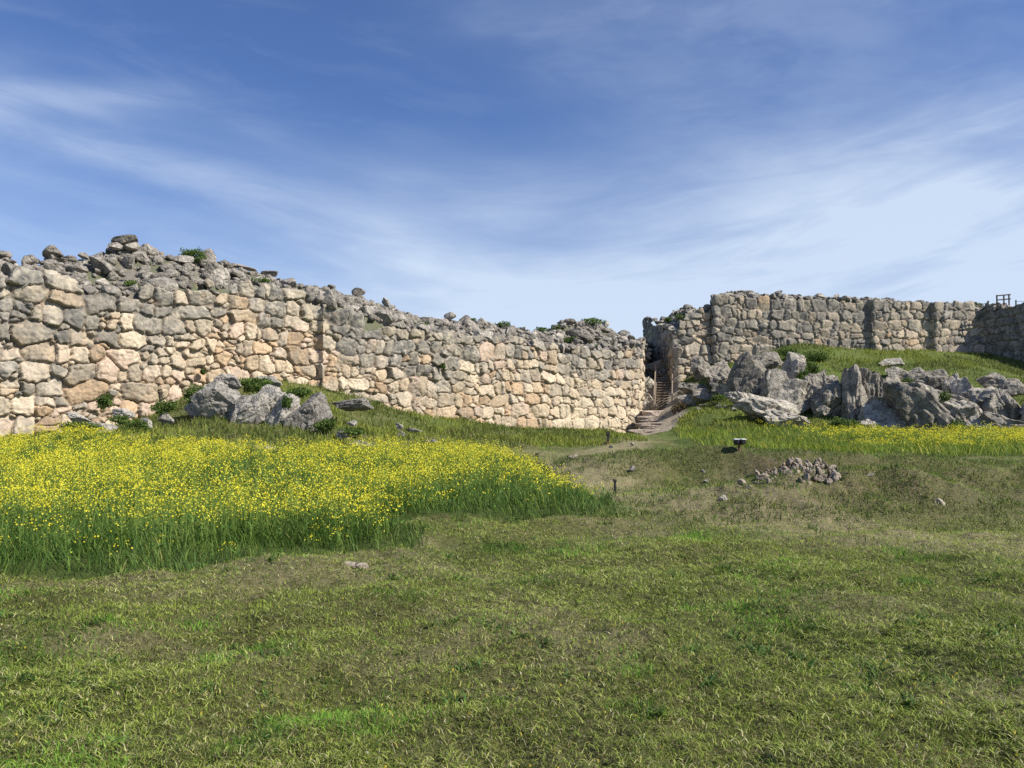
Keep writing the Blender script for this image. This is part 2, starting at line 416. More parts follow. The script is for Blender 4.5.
# fine crumbs of cut grass and soil close to the viewer
n = 420000
x, y = sample_cam(n, 2.6, 13, .74)
k = ~inpoly(x, y, PATCH) & (rng.random(n) < .35+.8*sstep(.35, .6, fbm(x*3.1, y*3.1, 3, 103))); x, y = x[k], y[k]; n = len(x)
col = palette(n, [(.30, .30, .10), (.17, .21, .05), (.40, .35, .20), (.09, .11, .03), (.20, .15, .09)], [.26, .30, .10, .22, .12])
g6 = blades('f', x, y, rng.uniform(.012, .034, n), rng.uniform(.0025, .0055, n), col, bend=rng.uniform(.8, 1.0, n), flat=rng.uniform(.05, .7, n), zoff=.006)
# broad-leaved weeds left standing in the turf
nc = 520
cx_, cy_ = sample_cam(nc, 2.8, 22, .74); k = ~inpoly(cx_, cy_, PATCH) & (fbm(cx_*.6, cy_*.6, 3, 181) > .47); cx_, cy_ = cx_[k], cy_[k]
x = np.repeat(cx_, 26)+rng.normal(0, .045, len(cx_)*26); y = np.repeat(cy_, 26)+rng.normal(0, .045, len(cx_)*26); n = len(x)
sc_ = np.repeat(rng.uniform(.5, 1.25, len(cx_)), 26); tint = np.repeat(rng.uniform(.6, 1.25, (len(cx_), 1)), 26, 0)
col = palette(n, [(.06, .13, .028), (.10, .18, .04), (.17, .26, .06)], [.45, .35, .2])*tint
g7 = blades('r', x, y, rng.uniform(.04, .11, n)*sc_, rng.uniform(.008, .02, n)*sc_, col, bend=rng.uniform(.5, 1.0, n), flat=rng.uniform(.3, .8, n))
# long stray stalks
n = 5000
x, y = sample_cam(n, 2.6, 20, .74)
sx, sy = soft(x, y, .3); keep = ~inpoly(sx, sy, PATCH) & (fbm(x*.9, y*.9, 3, 105) > .52)
x, y = x[keep], y[keep]; n = len(x)
col = palette(n, [(.20, .26, .08), (.33, .33, .15), (.10, .17, .04)], [.4, .25, .35])
g3 = blades('s', x, y, rng.uniform(.07, .20, n), rng.uniform(.003, .006, n), col, bend=rng.uniform(.85, 1.0, n), flat=np.full(n, .22), zoff=.02)
# small yellow petals and dry leaves scattered in the turf
n = 2600
x, y = sample_cam(n, 2.6, 14, .74); keep = (fbm(x*.8+3, y*.8, 3, 107) > .54) & ~inpoly(x, y, PATCH)
x, y = x[keep], y[keep]; n = len(x)
col = palette(n, [(.55, .42, .04), (.42, .36, .20), (.50, .46, .34)], [.4, .35, .25])
g4 = blades('p', x, y, rng.uniform(.008, .016, n), rng.uniform(.007, .012, n), col, bend=rng.uniform(.9, 1, n), flat=np.full(n, .3), zoff=.022)
n = 120000
x = rng.uniform(1, 18, n); y = rng.uniform(10.5, 27, n)
mk = np.maximum(gauss(x, y, 6.9, 13.6, 3.2, .9, .10), np.maximum(.8*gauss(x, y, 8.2, 20.6, 3.4, .7, .05)*(1-gauss(x, y, 6.4, 18.9, 1.6, .9)), .8*gauss(x, y, 3.2, 21, 1.8, 1.8)))
k = rng.random(n) < np.clip(mk*2.2, 0, 1)*sstep(.36, .52, fbm(x*1.1, y*1.6, 4, 161))*1.2; x, y = x[k], y[k]; n = len(x)
col = palette(n, [(.09, .15, .028), (.15, .21, .045), (.26, .26, .09), (.04, .065, .02)], [.33, .27, .15, .25])
g5 = blades('b', x, y, rng.uniform(.04, .13, n), rng.uniform(.007, .015, n), col, bend=rng.uniform(.4, 1.0, n))
V, Fc, C = join([g1, g2, g3, g4, g5, g6, g7])
tag(mesh_np('mown_grass', V, Fc, C, False, M_LEAF), 'short mown grass and cut clippings over the open foreground', 'grass', kind='stuff')

# ------------------------------------------------------------------ tall grass + mustard
def scatter(poly, x0, x1, y0, y1, n, a=.9):
    x = rng.uniform(x0, x1, n); y = rng.uniform(y0, y1, n)
    # thin with distance
    keep = rng.random(n) < np.clip((9.0/np.maximum(y, 6))**1.0, 0, 1)
    x, y = x[keep], y[keep]; sx, sy = soft(x, y, a)
    k = inpoly(sx, sy, poly) & (np.abs(x) < y*.80+1.2) & ~behind(x, y); return x[k], y[k]
def tall_blades(poly, box, n, hs, edge_only=False):
    x, y = scatter(poly, *box, n); n = len(x); ls = np.clip((y/9)**.7, .8, 3)
    h = rng.uniform(.22, .58, n)*hs*(.45+1.0*fbm(x*1.4, y*1.4, 4, 111))*(.25+.75*sstep(-.1, .9, polyd(x, y, np.array(poly))+(fbm(x*3, y*3, 2, 113)-.5)*.6))
    dk = rng.random(n)
    col = palette(n, [(.055, .115, .020), (.09, .165, .030), (.18, .26, .045), (.28, .28, .09)], [.42, .36, .19, .03])
    return blades('t', x, y, h, rng.uniform(.006, .012, n)*ls, col, bend=rng.uniform(.35, 1.0, n), wind=fbm(x*.9, y*.9, 3, 112)*9-1.5)
def mustard(poly, box, n, hs, dens):
    x, y = scatter(poly, *box, n, .9)
    k = rng.random(len(x)) < dens(x, y); x, y = x[k], y[k]; n = len(x); hs = hs*(.72+.56*fbm(x*1.8, y*1.8, 3, 116))
    z = zf(x, y); ls = np.clip((y/9)**.55, .85, 2.6)
    h = rng.uniform(.45, .78, n)*hs*(.78+.44*fbm(x*.7, y*.7, 3, 115))
    lx = rng.normal(0, .06, n); ly = rng.normal(0, .06, n)
    h = h*(.5+.5*sstep(0, 1.3, polyd(x, y, np.array(poly))))*rng.uniform(.85, 1.12, n)
    out = []
    # stems: three-bladed branching
    for b in range(3):
        bx = x+rng.normal(0, .02, n); by = y+rng.normal(0, .02, n)
        out.append(blades('st', bx, by, h*rng.uniform(.8, 1.0, n), .006*ls, palette(n, [(.16, .25, .05), (.22, .31, .07)], [.5, .5]), bend=rng.uniform(.05, .35, n), z=z))
    # leaves
    for b in range(3):
        zz = z+h*rng.uniform(.1, .6, n)
        out.append(blades('lf', x, y, rng.uniform(.06, .14, n), .022*ls, palette(n, [(.09, .18, .035), (.14, .23, .045)], [.5, .5]), bend=rng.uniform(.8, 1.0, n), flat=np.full(n, .5), z=zz))
    # flowers
    V = []; C = []
    for b in range(15):
        f = rng.random(n)
        top = h*(1-f*.20) if b < 10 else h*rng.uniform(.55, .95, n)
        r = (.035+.05*f)*ls**.5 if b < 10 else .10
        an = rng.uniform(0, 6.28, n)
        c = np.c_[x+lx+np.cos(an)*r, y+ly+np.sin(an)*r, z+top]
        s = (rng.uniform(.005, .012, n)*ls)[:, None]
        e1 = rng.normal(0, 1, (n, 3)); e1 /= np.linalg.norm(e1, axis=1, keepdims=True)
        e2 = np.cross(e1, rng.normal(0, 1, (n, 3))); e2 /= np.linalg.norm(e2, axis=1, keepdims=True)
        V.append(np.stack([c-e1*s, c+e2*s, c+e1*s, c-e2*s], 1))
        C.append(palette(n, [(.84, .74, .04), (.78, .72, .07), (.46, .54, .07)], [.5, .32, .18], .12))
    V = np.concatenate(V, 0).reshape(-1, 3); C = np.repeat(np.concatenate(C, 0), 4, 0)
    b = np.arange(len(V)//4)[:, None]*4
    Fc = np.concatenate([b+np.array([0, 1, 2]), b+np.array([0, 2, 3])], 0)
    out.append((V, Fc, C)); return join(out)
def edge_in(x, y, P, w0, w1):
    Pn = np.array(list(P)+[P[0]]); return sstep(w0, w1, polyd(x, y, Pn))
bx1 = (-34, 3.5, 6, 33)
V, Fc, C = tall_blades(PATCH, bx1, 330000, .88)
tag(mesh_np('tall_grass', V, Fc, C, False, M_LEAF), 'tall dark green grass among the yellow flowers on the left', 'grass', kind='stuff')
def dens1(x, y):
    e = polyd(x, y, np.array(PATCH[:18]))
    nf = fbm(x*.5, y*.8, 4, 121); nf2 = fbm(x*2.2, y*2.2, 2, 123)
    return np.clip(sstep(.1, .9, e)*(.22+1.0*sstep(.40, .60, nf))*(.30+1.1*sstep(.34, .62, nf2)), 0.02, 1)
V, Fc, C = mustard(PATCH, bx1, 90000, 1.0, dens1)
tag(mesh_np('yellow_wildflowers', V, Fc, C, False, M_LEAF), 'broad patch of yellow mustard flowers in front of the long wall', 'wildflowers', kind='stuff')
bx2 = (10, 46, 29, 57)
V, Fc, C = tall_blades(STRIP, bx2, 150000, 1.0); C = C*np.array((2.1, 1.6, 1.1))
tag(mesh_np('tall_grass', V, Fc, C, False, M_LEAF), 'band of tall grass at the foot of the rocks on the right', 'grass', kind='stuff')
def dens2(x, y):
    return np.clip(.95*sstep(.30, .55, fbm(x*.22, y*.3, 3, 131))*sstep(13.5, 20, x)*sstep(32.2, 35.0, y), 0, 1)
V, Fc, C = mustard(STRIP, bx2, 46000, 1.0, dens2)
tag(mesh_np('yellow_wildflowers', V, Fc, C, False, M_LEAF), 'narrow strip of yellow flowers below the rocks on the right', 'wildflowers', kind='stuff')

# slope vegetation (rough grass between the flowers / path and the walls)
n = 420000
x = rng.uniform(-34, 60, n); y = rng.uniform(26, 78, n)
keep = (rng.random(n) < (34/np.maximum(y, 34))**.8) & (np.abs(x) < .80*y) & ~behind(x, y)
x, y = x[keep], y[keep]; sx, sy = soft(x, y, .8)
gd = polyd(x, y, np.array([(8.5, 55), (10.2, 59), (12.2, 64), (13.2, 69), (13.9, 80)]))
# region: left apron behind the mustard, plus right slope
left = (x < 8) & (y > 27+.0*x) & (y > 33+(x+2)*1.35)
right = (x > 11) & (y > 46)
keep = (left | right) & ~inpoly(sx, sy, STRIP) & (gd > 1.6) & (rng.random(len(x)) < .25+1.1*sstep(.36, .6, fbm(x*.5, y*.5, 3, 141)))
x, y = x[keep], y[keep]; n = len(x); ls = np.clip((y/9)**.75, 1, 4)
h = rng.uniform(.10, .34, n)*(.5+1.1*fbm(x*.35, y*.35, 3, 143))
tw = fbm(x*.28, y*.28, 3, 145)
A_ = palette(n, [(.14, .175, .036), (.19, .22, .05), (.09, .125, .026), (.25, .21, .09)], [.4, .25, .27, .08])
B_ = palette(n, [(.24, .28, .045), (.30, .32, .06), (.15, .20, .033)], [.5, .25, .25])
col = np.where((tw > .5)[:, None], B_, A_)
V, Fc, C = blades('w', x, y, h, rng.uniform(.008, .016, n)*ls, col, bend=rng.uniform(.2, .9, n))
tag(mesh_np('rough_grass', V, Fc, C, False, M_LEAF), 'rough green grass on the slopes below the walls', 'grass', kind='stuff')

# ------------------------------------------------------------------ masonry
def resample(P, step):
    P = np.array(P, float); seg = np.hypot(*np.diff(P, axis=0).T); s = np.r_[0, np.cumsum(seg)]
    n = int(s[-1]/step)+1; t = np.linspace(0, s[-1], n)
    X = np.interp(t, s, P[:, 0]); Y = np.interp(t, s, P[:, 1])
    k = np.ones(3)/3
    for _ in range(3):
        X[1:-1] = np.convolve(X, k, 'valid'); Y[1:-1] = np.convolve(Y, k, 'valid')
    tx = np.gradient(X); ty = np.gradient(Y); L = np.hypot(tx, ty)+1e-9
    for _ in range(2):
        pass
    nx, ny = ty/L, -tx/L        # right-hand normal of the travel direction = outwards
    return t, X, Y, nx, ny
def path_s_of_px(t, X, Y):
    return 512+F*X/Y
def stone_sites(L, H, size_fn, rs):
    S = []
    v = -.3
    while v < H+1.0:
        hc = rs.uniform(.62, 1.05)
        u = -1.0-rs.uniform(0, 1)
        while u < L+1.5:
            sz = size_fn(u, v)*rs.choice([.62, .85, 1, 1, 1.12, 1.35])
            w = rs.uniform(.65, 1.8)*sz; b = hc*rs.uniform(.72, 1.2)*max(.7, sz)
            if rs.random() < .16: w *= .6
            vc = v+hc*.5+rs.uniform(-.16, .16)*hc
            if sz < .62 and rs.random() < .6:      # split into two
                S.append((u+w/2, vc+b*.25, w/2, b*.28, rs.normal(0, .12))); S.append((u+w/2+rs.uniform(-.2, .2), vc-b*.25, w/2, b*.28, rs.normal(0, .12)))
            else:
                S.append((u+w/2, vc, w/2, b/2, rs.normal(0, .11)))
            if rs.random() < .62:
                r = rs.uniform(.08, .19)
                S.append((u+w+rs.uniform(-.1, .1), vc+rs.choice([-1, 1])*b*.5, r*rs.uniform(1, 1.8), r, rs.normal(0, .4)))
            u += w
        v += hc
    return np.array(S)
def masonry(P, z0f, z1f, step, seed, size_fn, warm_fn, parent, hole=None, depth=.27, amp=1.0, name='masonry', keepcol=1.0):
    rs = np.random.default_rng(seed)
    t, X, Y, nx, ny = resample(P, step)
    px = 512+F*X/np.maximum(Y, 1)
    z0 = z0f(t, X, Y, px); z1 = z1f(t, X, Y, px)
    zb = z0.min()-.6; H = z1.max()+1.2-zb
    nv = int(H/step)+1; vv = np.linspace(0, H, nv); nu = len(t)
    S = stone_sites(t[-1], H, size_fn, rs)
    ns = len(S)
    tilt = rs.normal(0, 1, (ns, 2))*.17; off = rs.uniform(-.10, .10, ns); crk = rs.normal(0, .35, (ns, 2)); kt = rs.uniform(.1, .5, ns); ka = rs.uniform(0, 6.28, ns)
    F1 = np.full((nu, nv), 9.0); F2 = np.full((nu, nv), 9.0); ID = np.zeros((nu, nv), int)
    UU, VV = np.meshgrid(t, vv, indexing='ij')
    wu = UU+(fbm(UU*1.3, VV*1.3, 3, seed)-.5)*.42+(fbm(UU*5, VV*5, 3, seed+5)-.5)*.11
    wv = VV+(fbm(UU*1.3, VV*1.3, 3, seed+9)-.5)*.42+(fbm(UU*5, VV*5, 3, seed+6)-.5)*.11+(fbm(UU*.12, VV*.12, 2, seed+3)-.5)*1.2
    ch = 24
    for a in range(0, nu, ch):
        sl = slice(a, min(a+ch, nu)); u0, u1 = t[sl][0], t[sl][-1]
        js = np.where((S[:, 0] > u0-2.4) & (S[:, 0] < u1+2.4))[0]
        f1 = F1[sl]; f2 = F2[sl]; idd = ID[sl]
        for j in js:
            cu, cv, ra, rb, an = S[j]
            lo = max(0, int((cv-2.2)/H*(nv-1))); hi = min(nv, int((cv+2.2)/H*(nv-1))+2)
            if hi <= lo: continue
            du = wu[sl, lo:hi]-cu; dv = wv[sl, lo:hi]-cv
            ca, sa = math.cos(an), math.sin(an)
            e1 = np.abs(du*ca+dv*sa); e2 = np.abs(-du*sa+dv*ca)
            # distance to the block's outline (signed, metres)
            k = (((e1/ra)**3.6+(e2/rb)**3.6)**(1/3.6)-1)*min(ra, rb)
            w1 = f1[:, lo:hi]; w2 = f2[:, lo:hi]; wi = idd[:, lo:hi]
            lt = k < w1
            w2[...] = np.where(lt, w1, np.minimum(w2, k)); wi[...] = np.where(lt, j, wi); w1[...] = np.where(lt, k, w1)
    edge = (F2-F1)*.5
    cu = S[ID, 0]; cv = S[ID, 1]
    small = np.minimum(S[ID, 2], S[ID, 3])
    g = np.clip((edge-.014)/np.clip(small*.18, .03, .07), 0, 1); prof = 1-(1-g)**3.2
    zW = zb+VV
    disp = depth*(prof-1)*np.where(small < .2, .8, 1) + off[ID]*prof + (tilt[ID, 0]*(UU-cu)+tilt[ID, 1]*(VV-cv))*prof
    fold = (UU-cu)*np.cos(ka[ID])+(VV-cv)*np.sin(ka[ID])
    f2 = (VV-cv)*np.cos(ka[ID]*1.7)-(UU-cu)*np.sin(ka[ID]*1.7)
    disp = disp - np.maximum(0, fold-.05)*kt[ID]*prof - np.maximum(0, f2-.12)*kt[ID]*.8*prof - np.maximum(0, -f2-.16)*(.6-kt[ID])*prof
    rg = np.abs(fbm(UU*1.7+9, VV*1.7, 4, seed+25)-.5); disp = disp - .07*np.clip(1-rg*16, 0, 1)*prof + (np.abs(fbm(UU*4, VV*4, 3, seed+26)-.5)*.10)
    disp = disp + (fbm(UU*2.6, VV*2.6, 5, seed+21)-.5)*.17 + (fbm(UU*9, VV*9, 3, seed+22)-.5)*.07
    disp = disp - .018*(zW-z0[:, None])
    disp -= np.where(small < .2, .05, 0)
    disp += (fbm(UU*.3, VV*.3, 2, seed+23)-.5)*.35
    gone = (zb+S[:, 1]+.55*S[:, 3])[ID] > np.interp(np.clip(S[ID, 0], 0, t[-1]), t, z1)
    jt = depth*(prof-1)*np.where(small < .2, .8, 1); disp = jt+(disp-jt)*amp
    for (hu_, hz_, hw_, hh_) in (hole or []):
        disp = np.where((np.abs(UU-hu_) < hw_/2) & (np.abs(zW-hz_) < hh_/2), -.9, disp)
    XX = X[:, None]+nx[:, None]*disp; YY = Y[:, None]+ny[:, None]*disp
    # colours
    r1 = rs.random(ns)[ID]; r2 = rs.random(ns)[ID]; r3 = rs.random(ns)[ID]
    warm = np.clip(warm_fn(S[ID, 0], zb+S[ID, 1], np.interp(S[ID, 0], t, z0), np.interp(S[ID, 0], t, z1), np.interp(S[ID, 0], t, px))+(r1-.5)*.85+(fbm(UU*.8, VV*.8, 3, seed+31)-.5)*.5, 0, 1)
    grey = np.array((.31, .285, .235)); cream = np.array((.53, .445, .315)); orange = np.array((.50, .345, .205)); pink = np.array((.46, .345, .26))
    c = grey*(1-warm[..., None])+cream*warm[..., None]
    reg = sstep(.46, .62, fbm(UU*.22, VV*.33, 3, seed+33)); ow = np.clip((sstep(.45, .95, r2)*(.25+.75*reg)+.25*reg)*sstep(.3, .8, warm), 0, .8)[..., None]
    oc = np.where((r3 > .6)[..., None], pink, orange)
    c = c*(1-ow)+oc*ow
    c = c*(.78+.42*r3[..., None])
    earth = np.array((.17, .125, .085)); m = (1-np.clip(edge/.035, 0, 1))[..., None]*.7
    c = c*(1-m)+earth*m
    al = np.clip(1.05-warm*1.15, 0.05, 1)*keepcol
    Cc = np.concatenate([c, al[..., None]], -1).reshape(-1, 4)
    Vv = np.stack([XX, YY, zW], -1).reshape(-1, 3)
    ii = np.arange(nu*nv).reshape(nu, nv)
    q = np.stack([ii[:-1, :-1], ii[1:, :-1], ii[1:, 1:], ii[:-1, 1:]], -1)
    ok = ~(gone[:-1, :-1] | gone[1:, :-1] | gone[1:, 1:] | gone[:-1, 1:])
    ok &= (zW[:-1, 1:] > (z0-.7)[:-1, None])
    # holes have depth: leave their far wall, never delete
    q = q[ok].reshape(-1, 4)
    used = np.unique(q); rm = np.zeros(nu*nv, int); rm[used] = np.arange(len(used))
    o = mesh_np(name, Vv[used], rm[q], Cc[used], True, M_WALL, parent)
    # mark sharp-ish shading by keeping smooth but dense
    return (t, X, Y, nx, ny, px, z0, z1)

def core(P, z1, crest, parent, widths, seed, name='rubble_core', back=7.0):
    """lumpy earth and stone fill that rises from the top of the face to the crest"""
    t, X, Y, nx, ny, px = P
    sel = np.arange(0, len(t), 3)
    t, X, Y, nx, ny, px = [a[sel] for a in P]; z1 = z1[sel]; cr = None if callable(crest) else crest[sel]; wd = widths[sel]
    w = np.concatenate([[.62, .64], np.linspace(.8, back, 36)])
    k = np.ones(41)/41
    nxs = np.convolve(np.pad(nx, 20, 'edge'), k, 'valid'); nys = np.convolve(np.pad(ny, 20, 'edge'), k, 'valid'); L = np.hypot(nxs, nys)+1e-9; nxs /= L; nys /= L
    if callable(crest): cr = crest(X, Y, nxs, nys, wd, z1)
    fr = np.clip((w[None, :]-.6)/(wd[:, None]-.6), 0, 1)
    zz = z1[:, None]-.25+(cr-z1)[:, None]*sstep(0, 1, fr)*.98
    zz[:, 0] -= 2.2
    zz += (fbm(t[:, None]*.9+w[None, :]*0, w[None, :]*.9+seed+t[:, None]*0, 4, seed)-.5)*.8*np.clip(w/1.5, 0, 1)[None, :]
    fall = sstep(back-1.2, back, w)[None, :]; zz = zz-fall*7
    # normals point outward; inward is -n. smooth the normals along the wall so the fill does not fold
    k = np.ones(41)/41
    nxs = np.convolve(np.pad(nx, 20, 'edge'), k, 'valid'); nys = np.convolve(np.pad(ny, 20, 'edge'), k, 'valid'); L = np.hypot(nxs, nys)+1e-9; nxs /= L; nys /= L
    XX = X[:, None]-nxs[:, None]*w; YY = Y[:, None]-nys[:, None]*w
    ii = np.arange(len(t)*len(w)).reshape(len(t), len(w))
    q = np.stack([ii[:-1, :-1], ii[1:, :-1], ii[1:, 1:], ii[:-1, 1:]], -1).reshape(-1, 4)
    n1 = fbm(XX*.9, YY*.9, 4, seed+2)
    g = sstep(.52, .62, fbm(XX*.35, YY*.35, 3, seed+4))[..., None]*.7
    c = np.array((.20, .175, .14))*(.6+.8*n1[..., None]); c = c*(1-g)+np.array((.07, .095, .03))*g
    C = np.concatenate([c, np.full(c.shape[:2]+(1,), .5)], -1).reshape(-1, 4)
    mesh_np(name, np.stack([XX, YY, zz], -1).reshape(-1, 3), q, C, True, M_WALL, parent)
    return XX, YY, zz, w, fr

def pf(tab):
    a = np.array(tab, float); return lambda px: np.interp(px, a[:, 0], a[:, 1])
def zpix(py, Y): return EYE+(HOR-py)*Y/F

LT = pf([(-700, 262), (-60, 272), (0, 277), (60, 283), (125, 287), (170, 285), (200, 278), (250, 284), (320, 292), (345, 302), (400, 322), (450, 331), (500, 338), (560, 345), (600, 349), (625, 346), (643, 343)])
LC = pf([(-700, 235), (-60, 248), (0, 252), (28, 263), (52, 254), (75, 258), (95, 254), (108, 247), (124, 245), (140, 246), (160, 252), (205, 256), (240, 268), (280, 275), (320, 287), (350, 293), (375, 301), (386, 304), (400, 309), (440, 317), (480, 321), (520, 328), (552, 331), (562, 320), (590, 320), (612, 325), (645, 327)])
WFf = pf(WF)
def z0L(t, X, Y, px):
    z = zf(X, Y, False)
    return z-.35
def z1L(t, X, Y, px):
    p = np.where(Y < 68.4, px, 643); Yc = np.minimum(Y, 68.4); z = zpix(LT(p), Yc); z = np.where(Y < 20, z[np.argmin(np.abs(Y-20))], z)
    return np.where(Y > 68.4, 7.7+np.clip((Y-68.4)*.12, 0, 3), z)
def warmL(u, z, z0, z1, px):
    f = (z-z0)/np.maximum(z1-z0, 1)
    w = 1.02-.78*f
    w += .5*np.exp(-((px-215)/90)**2)*(1-f)
    w -= .25*np.exp(-((px-20)/60)**2)
    w += .35*sstep(440, 560, px)*(f < .72)
    w -= .35*np.exp(-((px-370)/50)**2)*(f > .45)
    return w
def sizeL(u, v):
    # smaller broken masonry low in the middle of the near part
    i = np.argmin(abs(tLtab-u)); p = pLtab[i]
    if 130 < p < 316 and v < 7.0: return .62
    if 30 < p < 130 and v < 2.8: return .60
    return .92 if p < 330 else .86
_t, _X, _Y, _a, _b = resample(LW, .5); tLtab = _t; pLtab = 512+F*_X/np.maximum(_Y, 1)
hs_ = onwall(541)+nrm*.2
tt, XX_, YY_, _, _ = resample(LW, .1); hu = tt[np.argmin(np.hypot(XX_-hs_[0], YY_-hs_[1]))]
lw = empty('fortress_wall', (LW[3][0], LW[3][1], 0), 'long wall of massive irregular limestone blocks running from the left edge to the gate', 'stone wall')
lw.location = (0, 0, 0)
RL = masonry(LW, z0L, z1L, .045, 11, sizeL, warmL, lw, amp=.68, depth=.25, hole=[(hu, zpix(424, 61.5), .36, .95)])
t_, X_, Y_, nx_, ny_, px_, z0_, z1_ = RL
back = np.where(Y_ < 68.4, LC(px_), 327)
crL = np.where(Y_ < 68.4, zpix(back, np.minimum(Y_, 68.4)+3.0), z1_+1.2)
crL = np.where(Y_ < 20, crL[np.argmin(np.abs(Y_-20))], crL)
wdL = np.full(len(t_), 4.2)
cut = Y_ < 200
last = np.where((Y_ < 79) )[0]
def crestL(X, Y, nx, ny, wd, z1):
    xc = X-nx*wd; yc = Y-ny*wd
    z = EYE+(HOR-LC(512+F*xc/np.maximum(yc, 1)))*yc/F - .15
    z = np.where(Y < 20, z[np.argmin(np.abs(Y-20))], z)
    return np.where(Y > 68.4, z1+1.0, np.maximum(z, z1+.1))
coreL = core([a[last] for a in (t_, X_, Y_, nx_, ny_, px_)], z1_[last], crestL, lw, wdL[last], 51)
def onoff(px, d):
    """depth of the line d metres behind the long wall's face, seen at pixel px"""
    k = (px-512.0)/F; x0, y0 = -22.3-.707*d, 35+.707*d
    t = (k*y0-x0)/(33.1-33*k); return y0+33*t

# gate tower
TTop = pf([(640, 320), (648, 321), (660, 329), (672, 331), (690, 322), (705, 312), (720, 308)])
def z1T(t, X, Y, px): return zpix(TTop(px), Y)+.3
def z0T(t, X, Y, px): return zf(X, Y, False)-.8
def warmT(u, z, z0, z1, px):
    f = (z-z0)/np.maximum(z1-z0, 1); return .62-.45*f+.35*sstep(690, 712, px)
gt = empty('gate_tower', (0, 0, 0), 'squared stone corner tower on the right side of the narrow gate', 'tower')
RT = masonry(TW, z0T, z1T, .07, 23, lambda u, v: .86, warmT, gt, amp=.6, depth=.22)
tT = RT
crT = zpix(pf([(640, 312), (655, 312), (672, 309), (700, 309), (720, 303)])(RT[5]), RT[2]+2.5)
k_ = np.where(RT[2] < 84)[0]
coreT = core([a[k_] for a in (RT[0], RT[1], RT[2], RT[3], RT[4], RT[5])], RT[7][k_], np.maximum(crT, RT[7]+.3)[k_], gt, np.full(len(k_), 2.6), 57, back=4.0)

# right wall
RTop = pf([(700, 297), (718, 296), (760, 296), (800, 297), (862, 299), (866, 300), (875, 300), (900, 301), (925, 303), (935, 304), (960, 305), (985, 307), (1000, 307), (1024, 309), (1160, 316), (1300, 320)])
def z1R(t, X, Y, px): return zpix(RTop(px), Y)+.3
def z0R(t, X, Y, px): return zf(X, Y, False)-.9
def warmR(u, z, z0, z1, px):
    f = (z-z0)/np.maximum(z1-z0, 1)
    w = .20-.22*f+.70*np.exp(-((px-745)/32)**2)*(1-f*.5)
    w += .48*sstep(866, 880, px)*(1-.45*f)*(1-sstep(984, 996, px)) - .6*sstep(984, 996, px)  # last term paints shade into the far right end as darker grey stone
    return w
rw = empty('fortress_wall', (0, 0, 0), 'stepped grey block wall above the rock outcrop right of the gate', 'stone wall')
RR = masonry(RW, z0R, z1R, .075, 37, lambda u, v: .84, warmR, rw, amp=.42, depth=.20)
crR = RR[7]+.25
coreR = core([RR[k] for k in range(6)], RR[7], crR, rw, np.full(len(crR), 2.0), 61, back=4.5)

# ------------------------------------------------------------------ rocks
def rock_mesh(name, seed, sub=3, planes=12, flat=(1, 1, 1), rough=.10, lo=.55, hi=.9, crag=0.0, mat=None, strata=None):
    r = np.random.default_rng(seed)
    bm = bmesh.new(); bmesh.ops.create_icosphere(bm, subdivisions=sub, radius=1)
    V = np.array([v.co[:] for v in bm.verts]); Fc = np.array([[v.index for v in f.verts] for f in bm.faces]); bm.free()
    D = V.copy()
    for k in range(planes):
        n = r.normal(0, 1, 3)
        if strata is not None and k % 3 == 0: n = np.array(strata)*r.choice([-1, 1])+r.normal(0, .18, 3)
        n /= np.linalg.norm(n); d = r.uniform(lo, hi)
        e = np.maximum(0, V@n-d); V = V-n*e[:, None]
    V = V*np.array(flat)
    if rough or crag:
        disp = np.empty(len(V))
        o3 = Vector(r.uniform(-50, 50, 3))
        for i in range(len(V)):
            p = Vector(V[i])
            a = mnoise.fractal(p*2.2+o3, 1.0, 2.1, 5)*rough
            if crag:
                q = Vector((p.x*1.3, p.y*1.3, p.z*.75))*1.7+o3
                a -= crag*max(0, 1-abs(mnoise.noise(q))*5)
                a -= crag*.5*max(0, 1-abs(mnoise.noise(q*2.3))*4)
            disp[i] = a
        V = V+D*disp[:, None]
    me = bpy.data.meshes.new(name)
    me.from_pydata(V.tolist(), [], Fc.tolist())
    if mat: me.materials.append(mat)
    return me
RB = [rock_mesh('loose_stone', 100+k, 3, 10, (1, .8, .6+.12*(k % 3)), .055, .36, .78, mat=M_RUB) for k in range(16)]
WB = [rock_mesh('pile_stone', 200+k, 2, 11, (1, .8, .65), .10, .5, .85, mat=M_WARM) for k in range(8)]
def put(me, name, loc, s, label=None, cat=None, group=None, rot=None, rs=rng, parent=None):
    o = bpy.data.objects.new(name, me); COL.objects.link(o); o.location = loc
    o.rotation_euler = rot if rot is not None else (rs.normal(0, .3), rs.normal(0, .3), rs.uniform(0, 6.28))
    o.scale = s if not np.isscalar(s) else (s, s, s)
    if label: tag(o, label, cat, group)
    return o
taken = []
def free(p, r):
    for (q, rq) in taken:
        if (q[0]-p[0])**2+(q[1]-p[1])**2+(q[2]-p[2])**2 < ((r+rq)*.62)**2: return False
    taken.append((p, r)); return True
def corepts(cd, n, wmax, rs, pxlo=-80, pxhi=1100, bias=1.0):
    XX, YY, ZZ, w, fr = cd
    out = []
    while len(out) < n:
        i = rs.integers(0, XX.shape[0]); jmax = np.searchsorted(w, wmax); j = int((rs.random()**bias)*(jmax-1))+1
        X, Y, Z = XX[i, j], YY[i, j], ZZ[i, j]
        p = 512+F*X/max(Y, 1)
        if p < pxlo or p > pxhi: continue
        out.append((X+rs.normal(0, .1), Y+rs.normal(0, .1), Z))
    return out
